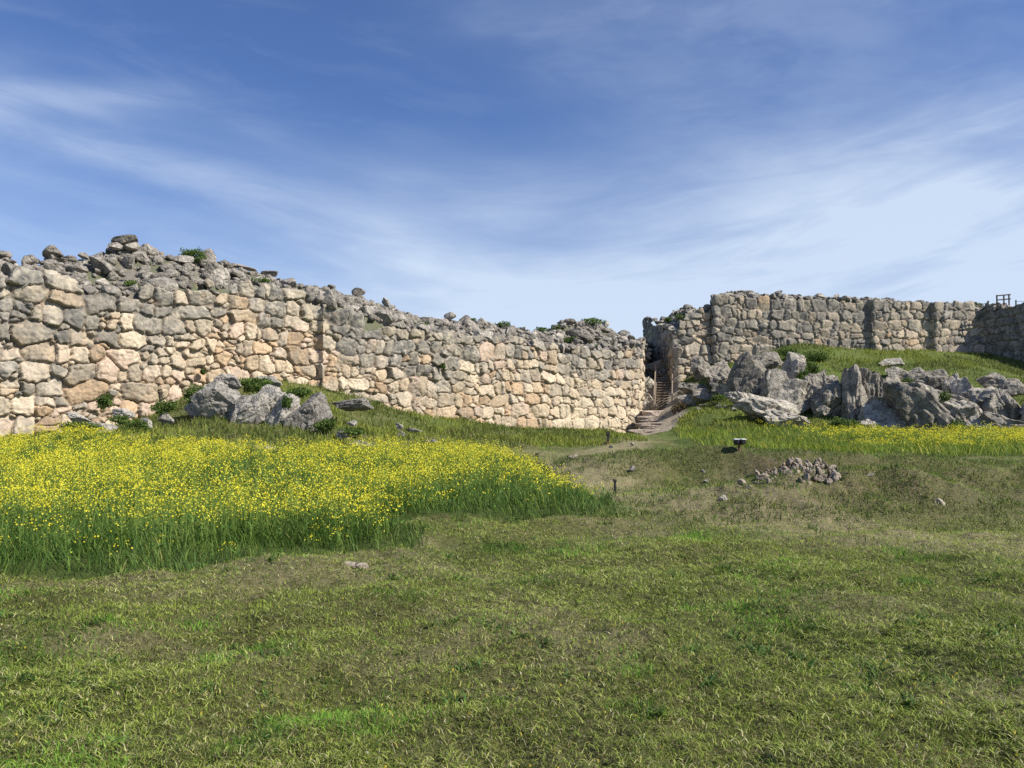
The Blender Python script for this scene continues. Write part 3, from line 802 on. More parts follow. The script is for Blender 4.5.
# named boulders that make the skyline of the long wall: px, py(centre), width px, height px, extra depth
SKY = [(52, 251, 24, 15, 'squat dark boulder on the crest left of the tallest boulder'), (86, 255, 15, 12, 'small pointed dark boulder on the crest beside the tallest boulder'),
       (124, 238, 32, 15, 'largest grey boulder standing highest on the crest of the long wall'), (150, 250, 22, 18, 'dark angular boulder just right of the tallest boulder'),
       (5, 254, 26, 16, 'rounded grey boulder on the crest at the left end of the long wall'), (28, 258, 18, 13, 'pale tilted stone on the crest near the left end of the long wall'),
       (208, 254, 20, 14, 'blocky grey stone on the crest beside the green bush'), (244, 266, 24, 10, 'flat slab on the crest where the wall starts to slope down'),
       (270, 271, 18, 10, 'low rounded stone on the crest above the green weeds'), (330, 285, 14, 10, 'small dark crest stone above the vertical seam in the wall'),
       (357, 290, 16, 11, 'squared crest stone right of the vertical seam'), (386, 300, 15, 14, 'pale upright stone on the crest midway along the long wall'),
       (449, 315, 15, 11, 'dark boulder set apart on the low middle stretch of the crest'), (466, 318, 14, 9, 'grey boulder next to the dark one on the low middle crest'),
       (568, 320, 16, 12, 'dark stacked boulder at the left end of the raised crest near the gate'), (584, 321, 20, 10, 'long flat boulder on the raised crest near the gate'),
       (604, 324, 16, 9, 'small slab on the raised crest near the gate'), (626, 331, 16, 9, 'dark slab on the crest close to the gate'), (640, 339, 12, 12, 'upright dark stone at the gate end of the long wall')]
G_L = 'loose stones on top of the long wall'
for k, (px, py, wp, hp, lb) in enumerate(SKY):
    Y = onoff(px, 4.0); p = at(px, py+2, Y)
    s = wp/F*Y*.5; hz = hp/F*Y*.5
    me = RB[(k+5) % len(RB)]
    free(tuple(p), s)
    ext = .78
    put(me, 'loose_boulder', p, (s*1.08, s*1.0, hz*1.35), lb, 'boulder', 'boulders on the crest of the long wall', rot=(rng.normal(0, .12), rng.normal(0, .12), rng.uniform(-.4, .4)))
rs = np.random.default_rng(5)
cX, cY, cZ = coreL[0], coreL[1], coreL[2]
for k, (px, py, wp, hp, lb) in enumerate(SKY):
    Y = onoff(px, 4.0); p = at(px, py+2, Y); s = wp/F*Y*.5; hz = hp/F*Y*.5
    i = np.argmin((cX-p.x)**2+(cY-p.y)**2); zc = cZ.ravel()[i]
    zt = p.z-hz*.6; lay = 0
    while zt > zc-.05 and lay < 4:
        r = min(.55, max(.28, s*.75))
        for j in range(4 if lay else 3):
            q = (p.x+(j-1.3)*r*1.05+rs.normal(0, .08), p.y+rs.normal(0, .25)-.1*lay, zt-r*.42)
            put(RB[rs.integers(0, 16)], 'loose_stone', q, (r*rs.uniform(.8, 1.2), r, r*.8), 'grey stone wedged under one of the boulders on the crest of the long wall', 'stone', 'stones propping the crest boulders', rs=rs)
            taken.append((q, r))
        zt -= r*.85; lay += 1
cnt = 0
big = corepts(coreL, 3000, 4.6, rs, -30, 652, 1.15)
NL = 0
L_lab = [(140, 'grey stone lying loose in the high rubble above the left part of the long wall'), (330, 'grey stone lying loose in the rubble on the sloping crest of the long wall'),
         (560, 'grey stone lying loose in the low rubble along the middle of the long wall'), (900, 'grey stone lying loose in the rubble of the long wall close to the gate')]
for (X, Y, Z) in big:
    if NL >= 236: break
    s = rs.uniform(.36, .92)
    if not free((X, Y, Z), s): continue
    p = 512+F*X/Y; lab = [b for a, b in L_lab if p < a][0]
    put(RB[rs.integers(0, 16)], 'loose_stone', (X, Y, Z+s*.16), (s, s*rs.uniform(.8, 1.1), s*rs.uniform(.7, 1.1)), lab, 'stone', G_L+(' by the gate' if p > 560 else ''), rs=rs)
    NL += 1
def rubble(cd, n, wmax, smin, smax, parent, seed, lo=-60, hi=1100, name='small_rubble', bias=1.0):
    rs = np.random.default_rng(seed); pts = corepts(cd, n, wmax, rs, lo, hi, bias)
    base = []
    for k in range(6):
        me = rock_mesh('tmp', 300+k, 2, 9, (1, .8, .62), 0.03, .38, .8)
        V = np.array([v.co[:] for v in me.vertices]); Fc = np.array([list(p.vertices) for p in me.polygons]); base.append((V, Fc)); bpy.data.meshes.remove(me)
    Vs, Fs = [], []; o = 0
    for (X, Y, Z) in pts:
        V, Fc = base[rs.integers(0, 6)]; s = rs.uniform(smin, smax); a = rs.uniform(0, 6.28); b = rs.normal(0, .4)
        Rz = np.array([[math.cos(a), -math.sin(a), 0], [math.sin(a), math.cos(a), 0], [0, 0, 1]]); Rx = np.array([[1, 0, 0], [0, math.cos(b), -math.sin(b)], [0, math.sin(b), math.cos(b)]])
        Vs.append((V*s*rs.uniform(.8, 1.2, 3))@Rx.T@Rz.T+np.array((X, Y, Z+s*.2))); Fs.append(Fc+o); o += len(V)
    ob = mesh_np(name, np.vstack(Vs), np.vstack(Fs), None, False, M_RUB, parent); ob['kind'] = 'stuff'
    return ob
rubble(coreL, 2600, 5.0, .18, .46, lw, 71)
# stones crowning the gate tower
for (X, Y, Z) in corepts(coreT, 400, 3.2, rs, 640, 720):
    if cnt >= 34: break
    s = rs.uniform(.35, .75)
    if not free((X, Y, Z), s): continue
    put(RB[rs.integers(0, 16)], 'loose_stone', (X, Y, Z+s*.25), (s, s, s*.8), 'dark grey stone lying loose on top of the gate tower', 'stone', 'loose stones on top of the gate tower', rs=rs); cnt += 1
rubble(coreT, 260, 3.4, .12, .35, gt, 73, 640, 720)
for k, (px, Y) in enumerate([(646, 89), (649, 86), (652, 83), (656, 80), (660, 77), (665, 74.8)]):
    i = np.argmin(np.abs(RT[2]-Y)+100*(RT[1] > 15.2)); p = (RT[1][i]+.45, RT[2][i], RT[7][i]-.05)
    put(RB[(k*3) % 16], 'loose_stone', p, (.7, .85, .5), 'dark stone lying along the top of the shaded side wall of the gate', 'stone', 'loose stones on top of the gate tower', rs=rs)
# capping blocks of the right wall (skyline)
CAP = [(727, 293, 14, 9), (741, 294, 12, 7), (753, 293, 12, 9), (768, 296, 12, 7), (779, 292, 13, 10), (792, 296, 12, 7), (806, 296, 12, 6), (822, 294, 14, 8), (836, 295, 12, 7), (850, 297, 13, 6)]
for k, (px, py, wp, hp) in enumerate(CAP):
    Y = np.interp(px, [718, 862], [71.9, 75.2]); p = at(px, py+2.5, Y+.5); s = wp/F*Y*.5
    put(RB[(k*5+3) % 16], 'capping_stone', p, (s*1.1, s*.9, hp/F*Y*.75), 'squared dark stone capping the wall above the rock outcrop', 'stone', 'capping stones on the right wall', rot=(rs.normal(0, .1), rs.normal(0, .1), rs.normal(0, .2)))
for k in range(36):
    px = 712+k*9.3+rs.uniform(-2, 2)
    i = np.argmin(np.abs(RR[5][20:]-px)+0*RR[5][20:])+20
    X, Y, Z = RR[1][i]-RR[3][i]*.55, RR[2][i]-RR[4][i]*.55, RR[7][i]
    s = rs.uniform(.45, .7)
    put(RB[rs.integers(0, 16)], 'capping_stone', (X, Y, Z-.28), (s, s, s*.8), 'low grey stone set along the top of the wall right of the gate', 'stone', 'capping stones on the right wall', rs=rs)
rubble(coreR, 900, 2.5, .10, .28, rw, 79, 700, 1150)

# ------------------------------------------------------------------ rock outcrops
OS = 1.12; DY = .9
def outcrop(px, py, wp, hp, Y, lean, label, seed, group, sub=5, mat=None, dy=.8, bury=.12, rz=None, crag=.16):
    """boulder whose silhouette fills about wp x hp pixels around (px,py)"""
    me = rock_mesh('outcrop_rock', seed, sub, 15, (1, dy, 1), .085, .40, .78, crag=crag*.45, mat=mat or M_CROP, strata=(.75, -.2, .55))
    co = np.array([v.co[:] for v in me.vertices])
    a = math.radians(lean); ca, sa = math.cos(a), math.sin(a)
    rzz = rz if rz is not None else 0
    wm = wp/F*Y; hm = hp/F*Y*(1+bury)
    # shape to size first, then lean about y
    wm = wm*OS; W = wm; Hh = hm
    co = co*np.array((.8, 1, 1.2))
    X = co[:, 0]*ca+co[:, 2]*sa; Z = -co[:, 0]*sa+co[:, 2]*ca
    co[:, 0] = X; co[:, 2] = Z; co[:, 1] *= (W+Hh)*.5*DY/2
    e = co.max(0)-co.min(0); co[:, 0] *= W/e[0]; co[:, 2] *= Hh/e[2]
    co -= (co.max(0)+co.min(0))/2
    me.vertices.foreach_set('co', co.astype(np.float32).ravel()); me.update()
    p = at(px, py, Y); p.z -= hm*bury*.5
    return put(me, 'outcrop_rock', p, 1, label, 'rock', group, rot=(0, 0, rzz))
GLo = 'rocks of the outcrop in front of the long wall'
OL = [(226, 406, 58, 52, 36.3, 15, 'broad rough grey rock at the left end of the outcrop before the long wall'),
      (246, 411, 40, 38, 35.8, 35, 'low sloping grey rock beside the broad one of the left outcrop'),
      (265, 401, 34, 34, 36.5, 38, 'leaning slab in the middle of the left outcrop'),
      (281, 412, 32, 38, 36.0, 32, 'tilted wedge of rock next to the last big slab of the left outcrop'),
      (308, 414, 42, 46, 36.0, 30, 'large smooth pinkish grey slab at the right end of the left outcrop'),
      (229, 381, 24, 15, 38.5, 5, 'rounded dark boulder sitting behind the left outcrop against the wall'),
      (268, 381, 26, 11, 39.8, 5, 'low flat brown boulder at the wall foot above the left outcrop'),
      (318, 401, 16, 16, 37.5, 20, 'small slab tucked behind the right end of the left outcrop'),
      (196, 410, 20, 20, 36.5, 10, 'small grey rock at the far left of the outcrop before the long wall'),
      (352, 404, 40, 12, 39.0, 24, 'low sloping ledge of bare rock in the grass right of the left outcrop'),
      (362, 446, 24, 12, 33.0, 8, 'whitish rock in the grass just behind the yellow flowers'),
      (345, 436, 16, 12, 34.5, 6, 'small dark grey rock in the grass behind the yellow flowers'),
      (352, 423, 10, 6, 36.5, 0, 'tiny pale rock in the grass above the whitish rock'),
      (399, 426, 8, 7, 41, 0, 'pale pebble-like rock in the grass near the foot of the wall'),
      (401, 434, 9, 6, 38, 0, 'low pale rock in the grass nearer the flowers'),
      (414, 430, 15, 5, 41, 0, 'flat pale slab lying in the grass before the wall'),
      (432, 441, 14, 4, 35, 0, 'thin flat slab in the grass at the edge of the flowers'),
      (265, 448, 20, 6, 29.5, 0, 'flat grey rock showing behind the yellow flowers'),
      (206, 478, 24, 8, 20, 0, 'pale flat rock showing among the yellow flowers'),
      (100, 427, 30, 10, 34.0, 4, 'long low grey block at the foot of the wall on the far left'),
      (80, 418, 26, 12, 35.0, 0, 'grey block at the wall foot above the long low one'),
      (124, 414, 20, 12, 35.5, 0, 'grey block at the wall foot right of the paired blocks'),
      (147, 424, 12, 14, 34.5, 10, 'small upright grey rock among weeds at the wall foot'),
      (167, 418, 14, 14, 35.5, 10, 'small upright grey rock right of the other one among weeds')]
sd = 400
for t in OL:
    sd += 1; outcrop(*t, sd, GLo if t[2] >= 20 and t[0] > 190 and t[0] < 330 else 'single rocks in the grass before the long wall', sub=5 if t[2] > 25 else 4)
GRo = 'rocks of the outcrop below the right wall'
OR = [(722, 372, 26, 34, 68.0, 10, 'tall smooth rock under the wall corner beside the gate tower'),
      (705, 365, 22, 22, 70.5, 10, 'dark rock in the shade at the foot of the gate tower'),
      (751, 372, 40, 50, 64.5, 40, 'big dark leaning rock at the left end of the right outcrop'),
      (776, 388, 44, 52, 62.0, 32, 'dark shaded crag below the grassy hollow of the right outcrop'),
      (790, 366, 20, 36, 64.0, 28, 'narrow pale upright rib on the left part of the right outcrop'),
      (768, 360, 34, 22, 67.0, 18, 'grey rock against the wall foot above the leaning rock'),
      (812, 385, 26, 40, 61.5, 18, 'pale upright rock at the middle of the right outcrop'),
      (829, 395, 30, 46, 60.0, 20, 'blocky dark rock next to the tall split pillar'),
      (852, 388, 22, 56, 59.5, 8, 'tall split pillar of pale rock in the right outcrop'),
      (870, 386, 26, 44, 60.0, 10, 'dark fissured rock right of the tall split pillar'),
      (886, 388, 26, 36, 60.0, 14, 'grey rock with a pale top between pillar and great dome'),
      (884, 412, 40, 40, 56.5, 25, 'low shaded rock leaning at the left foot of the great dome'),
      (924, 404, 58, 56, 56.5, -12, 'great domed rock with an overhang and ochre stain in the right outcrop'),
      (898, 372, 18, 14, 64.5, 10, 'small pale rock in the grass between wall and outcrop'),
      (918, 374, 22, 18, 63.5, 10, 'pale rock in the upper row right of the small one'),
      (937, 376, 18, 18, 63.0, 14, 'rounded pale rock in the upper row of the right outcrop'),
      (893, 361, 22, 8, 68.0, 10, 'flat pale slab in the grass close under the right wall'),
      (952, 382, 16, 24, 61.5, 16, 'slim upright rock in the upper row of the right outcrop'),
      (966, 388, 22, 28, 60.0, 18, 'leaning grey rock right of the slim upright one'),
      (985, 396, 24, 26, 58.0, 20, 'rough grey rock above the far right foot of the outcrop'),
      (1003, 402, 30, 34, 56.5, -20, 'broad pale rock near the right edge of the photo'),
      (990, 378, 22, 14, 61.0, 18, 'low pale rock in the grass below the shaded wall'),
      (1012, 384, 24, 14, 59.5, 18, 'low rock at the right edge below the shaded wall'),
      (965, 412, 34, 30, 55.0, -20, 'dark rock at the right foot of the great dome'),
      (985, 424, 30, 20, 53.0, -15, 'low rock at the base of the right outcrop'),
      (1010, 422, 36, 26, 52.5, -18, 'pale bottom rock at the right end of the outcrop'),
      (1045, 404, 40, 44, 54.5, 10, 'rock beyond the right end of the outcrop'),
      (765, 404, 50, 24, 57.5, -24, 'long low streaked ridge of rock sloping into the grass'),
      (786, 414, 34, 14, 55.5, -20, 'pale lower end of the streaked low ridge'),
      (742, 396, 26, 12, 60.5, -18, 'upper left end of the streaked low ridge'),
      (726, 386, 24, 10, 64.5, -8, 'small ledge above the low streaked ridge'),
      (706, 392, 22, 10, 65.5, -8, 'broken ledge at the foot of the gate tower'),
      (692, 386, 22, 10, 68.0, 0, 'pale ledge right of the wooden stair'),
      (690, 398, 20, 9, 66.0, 0, 'low ledge below the pale one right of the wooden stair'),
      (648, 384, 12, 18, 73.0, 0, 'dark rough rock left of the wooden stair'),
      (650, 399, 12, 16, 70.5, 0, 'rough rock beside the foot of the wooden stair'),
      (656, 365, 20, 14, 76.0, 0, 'dark rock at the head of the wooden stair'),
      (672, 366+28, 10, 12, 70.8, 0, 'small rock between the wooden stair and the tower corner'),
      (790, 392, 62, 44, 64.0, 25, 'broad bedrock mass behind the leaning rocks in the left half of the right outcrop'),
      (850, 398, 66, 44, 62.5, 20, 'broad bedrock mass behind the tall split pillar'),
      (905, 396, 60, 34, 61.5, -20, 'broad bedrock mass behind the great dome'),
      (960, 404, 64, 36, 60.0, -20, 'broad bedrock mass right of the great dome'),
      (1005, 412, 50, 32, 57.5, -20, 'broad bedrock mass at the far right of the outcrop'),
      (868, 422, 12, 8, 53, 0, 'small pale rock in the grass at the foot of the pillar'),
      (824, 408, 10, 7, 56, 0, 'tiny pale rock in the grass below the blocky dark rock')]
OS = 1.42; DY = 1.15
for t in OR:
    sd += 1; outcrop(*t, sd, GRo, mat=M_CRAG, bury=.5 if (t[0] < 800 and t[1] > 385) else .42, sub=5 if t[2] > 25 else 4, crag=.18)

# small loose stones right of the stair (scree)
for k in range(46):
    px = rs.uniform(676, 735); py = 388+(px-676)*.22+rs.uniform(-6, 14); Y = 70.5-(py-380)*.32
    X = (px-512)/F*Y; s = rs.uniform(.18, .42)
    z = float(zf(np.array([X]), np.array([Y]))[0])
    put(RB[rs.integers(0, 16)], 'scree_stone', (X, Y, z+s*.2), (s, s, s*.7), 'small grey stone in the scree between the stair and the low ridge', 'stone', 'scree stones right of the stair', rs=rs)

# foreground single stones
def gz(px, py, dz=0.0):
    """point of the terrain seen at pixel"""
    Ys = np.geomspace(3, 75, 700); b = (384.0-py)/F; c_, s_ = math.cos(PITCH), math.sin(PITCH)
    k = Ys/(c_-b*s_); xs = (px-512)/F*k; zs = EYE+(s_+b*c_)*k
    g = zf(xs, Ys, False); hit = np.where(zs <= g)[0]
    i = hit[0] if len(hit) else 650
    return Vector((xs[i], Ys[i], g[i]))
FS = [(348, 566, 34, 12, 'low crumbly buff stone in the mown grass just before the flowers', M_WARM), (309, 570, 10, 5, 'small buff stone beside the crumbly one in the mown grass', M_WARM),
      (270, 571, 7, 4, 'tiny white stone in the mown grass', M_CROP),
      (724, 498, 13, 9, 'pale angular stone on the worn path in the middle of the field', M_CROP), (941, 503, 10, 10, 'buff stone perched on the dark grassy bank', M_WARM),
      (871, 476, 9, 4, 'flat pale stone on the bank behind the stone pile', M_CROP), (839, 474, 5, 4, 'white pebble right of the stone pile', M_CROP),
      (632, 444, 4, 4, 'white pebble near the corner of the long wall', M_CROP), (611, 447, 5, 4, 'small stone by the stake near the wall corner', M_CROP), (574, 457, 10, 5, 'reddish stone in the mown ground between flowers and mound', M_WARM),
      (588, 459, 8, 4, 'buff stone right of the reddish one', M_WARM), (632, 469, 8, 6, 'grey stone on the low mound', M_CROP), (704, 472, 6, 4, 'pale stone on the right side of the low mound', M_CROP),
      (706, 481, 5, 4, 'pale pebble in front of the low mound', M_CROP), (742, 482, 12, 11, 'round buff stone at the left end of the stone pile', M_WARM), (749, 489, 10, 7, 'low buff stone before the round one at the stone pile', M_WARM),
      (898, 470, 6, 3, 'pale pebble on the far bank', M_CROP), (700, 438, 0, 0, '', None)]
for k, (px, py, wp, hp, lb, mt) in enumerate(FS):
    if not mt: continue
    p = gz(px, py+hp*.5); s = wp/F*p.y*.5
    me = rock_mesh('field_stone', 900+k, 4, 11, (1, .8, .8), .13, .5, .85, mat=mt)
    put(me, 'field_stone', (p.x, p.y+s*.4, p.z+hp/F*p.y*.35), (s*1.15, s, hp/F*p.y*.72), lb, 'stone', 'single stones in the open field', rot=(0, 0, rs.uniform(-.5, .5)))
# stone pile
cx0 = 0
k = 0
tak2 = []
while k < 120:
    u = rs.uniform(0, 1); py = rs.uniform(463, 488); px = 757+u*80
    top = np.interp(px, [757, 780, 790, 820, 838], [476, 468, 463, 462, 474]); bot = np.interp(px, [757, 790, 830, 840], [488, 488, 485, 484])
    if py < top or py > bot: k += 0; continue
    p = gz(px, py); s = rs.uniform(.045, .125)
    if any((p.x-q[0])**2+(p.y-q[1])**2 < ((s+q[3])*.55)**2 for q in tak2):
        if rs.random() < .9: continue
    p.z += s*rs.uniform(.1, .7)
    tak2.append((p.x, p.y, p.z, s)); k += 1
    put(WB[rs.integers(0, 8)], 'pile_stone', p, (s*1.15, s, s*.9), 'small broken buff or pinkish stone in the heap on the grassy bank', 'stone', 'stones heaped on the bank', rs=rs, rot=tuple(rs.uniform(0, 6.28, 3)))

# ------------------------------------------------------------------ weeds on walls
def weed(px, py, wp, hp, Y, label, seed, cols=((.10, .16, .035), (.15, .22, .05), (.065, .11, .025)), group='green weeds growing on the walls', nm='weed_clump', loose=False):
    r = np.random.default_rng(seed); p = at(px, py, Y); rx = wp/F*Y*.5; rzv = hp/F*Y*.5
    n = int(np.clip(wp*hp*4, 320, 2200))
    th_ = r.uniform(0, 6.28, n); ph = np.arccos(r.uniform(-1, 1, n)); rad = r.uniform(.35, 1, n)**.5
    cl = r.normal(0, 1, (7, 3)); cl /= np.linalg.norm(cl, axis=1, keepdims=True)
    d = np.c_[np.cos(th_)*np.sin(ph), np.sin(th_)*np.sin(ph), np.cos(ph)]
    lob = .38+.8*np.clip(np.max(d@cl.T, axis=1), .2, 1)**3+r.normal(0, .12, n)
    c = d*rad[:, None]*lob[:, None]*np.array((rx, rx*.8, rzv))
    s = r.uniform(.03, .075, (n, 1))*(Y/40)**.6
    e1 = r.normal(0, 1, (n, 3)); e1[:, 2] += .6; e1 /= np.linalg.norm(e1, axis=1, keepdims=True)
    e2 = np.cross(e1, r.normal(0, 1, (n, 3))); e2 /= np.linalg.norm(e2, axis=1, keepdims=True)
    V = np.stack([c-e1*s, c+e2*s*.5, c+e1*s*1.3, c-e2*s*.5], 1).reshape(-1, 3)
    b = np.arange(n)[:, None]*4; Fc = np.concatenate([b+np.array([0, 1, 2]), b+np.array([0, 2, 3])], 0)
    C = np.repeat(np.array(cols)[r.integers(0, len(cols), n)]*r.uniform(.75, 1.25, (n, 1)), 4, 0)
    o = mesh_np(nm, V, Fc, C, False, M_LEAF); o.location = p
    return tag(o, label, 'weeds', group)
WD = [(192, 256, 28, 18, 'bright green bush growing on the crest above the left part of the wall', 2.8), (132, 284, 22, 9, 'green weeds on the ledge below the tallest boulder', .9),
      (154, 289, 14, 9, 'small green tuft on the ledge right of the first weeds', .6), (262, 283, 26, 10, 'green weeds in the rubble above the vertical seam', 1.6), (274, 292, 26, 8, 'lower green weeds spilling on to the wall face left of the seam', .8),
      (423, 326, 28, 8, 'green weeds in the rubble midway along the long wall', 1.4), (503, 325, 18, 7, 'low green bush on the middle crest', 3.2), (541, 330, 14, 9, 'dark green bush on the low crest', 3.2), (557, 329, 12, 8, 'dark green bush left of the raised crest', 3.0),
      (472, 321, 8, 6, 'tiny green tuft on the middle crest', 3.2), (592, 321, 26, 7, 'green growth between the raised crest boulders', 2.6), (571, 340, 16, 7, 'green tuft in the rubble below the raised crest', 1.6), (595, 347, 12, 6, 'small green tuft in the rubble near the gate end', 1.0),
      (202, 372, 6, 5, 'tiny green plant growing out of the wall face', -.1), (443, 366, 5, 7, 'small green plant rooted in a joint of the long wall', -.4), (377, 403, 10, 6, 'small plant at the wall foot right of the outcrop', -.6)]
for k, (px, py, wp, hp, lb, dy_) in enumerate(WD):
    weed(px, py, wp, hp, onoff(px, dy_*1.3), lb, 700+k)
for k, (px, py, wp, hp, Y, lb) in enumerate([(685, 317, 22, 9, 73.6, 'green weeds on the top of the gate tower'), (668, 320, 10, 5, 74, 'small weeds at the left of the tower top'),
        (196, 398, 26, 26, 37.0, 'dark green bush left of the left outcrop'), (255, 385, 40, 16, 39.0, 'dark green weeds behind the left outcrop'), (300, 392, 30, 14, 39.0, 'green weeds above the last slab of the left outcrop'),
        (105, 402, 16, 16, 35.5, 'weeds at the wall foot on the far left'), (78, 428, 44, 12, 33.5, 'green weeds along the wall foot behind the flowers'), (140, 428, 34, 16, 33.8, 'taller weeds along the wall foot behind the flowers'), (165, 408, 26, 14, 35.6, 'weeds climbing the slope left of the outcrop'), (120, 420, 18, 10, 35, 'dark weeds between the grey blocks at the wall foot'),
        (287, 402, 10, 14, 35.6, 'tuft between two slabs of the left outcrop'), (325, 425, 26, 12, 35.0, 'weeds at the right foot of the left outcrop'), (352, 432, 26, 10, 34.6, 'dark weeds above the whitish rock'),
        (801, 378, 16, 34, 63, 'dark shrub in the grassy hollow of the right outcrop'), (815, 358, 36, 16, 67, 'green growth on top of the right outcrop'), (905, 385, 22, 14, 60.5, 'grass tuft between the great dome and the upper rocks'), (790, 352, 26, 10, 69, 'weeds against the foot of the right wall'),
        (812, 368, 22, 14, 64.5, 'dark weeds on the slope above the pale upright rock'),
        (945, 398, 12, 14, 58, 'dark shrub behind the great dome'), (718, 398, 22, 8, 63, 'dark weeds on the ledge below the tall smooth rock'), (842, 424, 34, 12, 53.5, 'bushy grass at the foot of the tall pillar'), (955, 426, 24, 12, 52.5, 'bushy grass at the foot of the great dome')]):
    weed(px, py, wp, hp, Y, lb, 760+k, group='green weeds among the rocks')
# brown shrub by the stair foot
weed(681, 408, 18, 16, 65.5, 'dry brownish bush beside the foot of the wooden stair', 799, cols=((.16, .12, .07), (.12, .11, .04), (.20, .15, .09)), group='green weeds among the rocks')
# grass fringe on the top of the far right wall
for k, (px, py, wp, hp) in enumerate([(935, 305, 24, 3), (968, 305, 34, 5)]):
    weed(px, py, wp, hp, 78.5, ['thin fringe of grass on the top of the far wall', 'longer fringe of grass on the wall top left of the railing'][k], 820+k, cols=((.13, .14, .05), (.17, .17, .07), (.09, .12, .03)), nm='grass_fringe', group='grass on the far wall top')

# ------------------------------------------------------------------ timber stair, steps, railing, posts
def box_mesh(bm, c, d, rot=None, bev=.008):
    r = bmesh.ops.create_cube(bm, size=1)
    vs = r['verts']
    bmesh.ops.scale(bm, vec=d, verts=vs)
    if rot is not None: bmesh.ops.rotate(bm, verts=vs, cent=(0, 0, 0), matrix=rot)
    bmesh.ops.translate(bm, vec=c, verts=vs)
    es = list({e for v in vs for e in v.link_edges})
    bmesh.ops.bevel(bm, geom=es, offset=bev, segments=1, affect='EDGES')
def bobj(name, bm, mat, parent=None):
    me = bpy.data.meshes.new(name); bm.to_mesh(me); bm.free(); me.materials.append(mat)
    o = bpy.data.objects.new(name, me); COL.objects.link(o)
    if parent: o.parent = parent
    return o
from mathutils import Matrix
def beam(bm, a, b, w, h, bev=.006):
    a, b = Vector(a), Vector(b); d = b-a; L = d.length
    q = d.to_track_quat('X', 'Z').to_matrix()
    box_mesh(bm, (a+b)/2, (L, w, h), q, bev)
b0 = at(663, 408, 68.6); b1 = at(664.5, 374, 74.0)
st = empty('wooden_stair', b0, 'narrow weathered wooden stair with slanting handrails in the gate', 'stair')
dv = b1-b0; wd = .66
side = Vector((1, 0, 0))
nst = 13
for k in range(nst):
    f = (k+.5)/nst; c = dv*f; bm = bmesh.new(); box_mesh(bm, c, (wd*2, .40, .055)); bobj('tread', bm, M_WOOD, st)
for s in (-1, 1):
    bm = bmesh.new(); beam(bm, side*s*(wd+.045)+Vector((0, 0, -.1)), dv+side*s*(wd+.045)+Vector((0, 0, -.1)), .07, .28); bobj('stringer', bm, M_WOOD, st)
    for f in (0.03, .5, .97):
        bm = bmesh.new(); q = dv*f+side*s*(wd+.11); beam(bm, q+Vector((0, 0, -.3)), q+Vector((0, 0, 1.05)), .09, .09); bobj('post', bm, M_WOOD, st)
    bm = bmesh.new(); beam(bm, side*s*(wd+.11)+Vector((0, -.1, 1.08)), dv+side*s*(wd+.11)+Vector((0, .1, 1.08)), .10, .06); bobj('handrail', bm, M_WOOD, st)
    
STP = [(660, 437, 60.5, 4.3, 1.6, 'lowest and widest flat stone step in front of the gate'), (661, 430, 62.4, 3.8, 1.5, 'second flat stone step of the approach to the gate'), (662, 423, 64.3, 3.3, 1.5, 'third flat stone step of the approach to the gate'), (661, 416.5, 66.0, 2.9, 1.4, 'fourth flat stone step of the approach to the gate'), (661, 411, 67.5, 2.6, 1.3, 'topmost flat stone step at the foot of the wooden stair')]
for k, (px, py, Y, w, dp, lb) in enumerate(STP):
    p = at(px, py, Y)
    me = rock_mesh('stone_step', 1200+k, 4, 0, (1, 1, 1), .0, mat=M_STEP)
    co = np.array([v.co[:] for v in me.vertices]); co = np.sign(co)*np.abs(co)**.32; co[:, 2] = np.clip(co[:, 2], -1, 1)
    co += np.array([[mnoise.noise(Vector(c*1.7)+Vector((k*7, 0, 0))), mnoise.noise(Vector(c*1.9)+Vector((k*7, 9, 0))), .3*mnoise.noise(Vector(c*2.5)+Vector((k*7, 0, 9)))] for c in co])*.22
    co = co*np.array((w*.6, dp/2, .26)); me.vertices.foreach_set('co', co.astype(np.float32).ravel())
    put(me, 'stone_step', (p.x, p.y+dp*.4, p.z-.22), 1, lb, 'step', 'stone steps leading to the gate', rot=(0, 0, .05*(-1)**k))
for k, (px, py, wp) in enumerate([(688, 435.5, 14), (699, 438, 8), (682, 424, 8), (676, 417, 8)]):
    p = at(px, py, [58, 55.5, 63, 65.5][k]); s = wp/F*p.y*.5
    put(RB[k+3], 'path_stone', p, (s*1.15, s*.8, s*.38), ['long flat stone lying beside the lowest step', 'small flat stone in the grass beside the lowest step', 'stone edging the steps halfway up', 'stone edging the steps near the wooden stair'][k], 'stone', 'stones beside the approach to the gate', rot=(0, 0, .2))

# railing on the far wall
p0 = at(997, 305, 75.5)
rl = empty('wooden_railing', p0, 'small dark wooden railing standing on the far wall top', 'railing')
for dx, dz in ((0, 0), (.78, .06), (1.35, .14)):
    bm = bmesh.new(); box_mesh(bm, (dx, dx*.25, .30+dz), (.10, .10, 1.3)); bobj('post', bm, M_DARKWOOD, rl)
for z in (.45, .86):
    bm = bmesh.new(); beam(bm, (-.12, -.08, z), (1.5, .30, z+.18), .05, .11); bobj('rail', bm, M_DARKWOOD, rl)
p1 = at(1016, 306, 73.5)
r2 = empty('rope_railing', p1, 'low post with thin rope running along the far wall top to the right edge', 'railing')
for dx in (0, 2.0, 4.0):
    bm = bmesh.new(); box_mesh(bm, (dx*.8, -dx*.9, .1), (.09, .09, .9)); bobj('post', bm, M_DARKWOOD, r2)
bm = bmesh.new()
for k in range(16):
    f0, f1 = k/16, (k+1)/16
    sag = lambda f: .42-.10*math.sin((f*2 % 1)*math.pi)
    beam(bm, (f0*3.2, -f0*3.6-.06, sag(f0)), (f1*3.2, -f1*3.6-.06, sag(f1)), .03, .03, .004)
bobj('rope', bm, M_WOOD, r2)

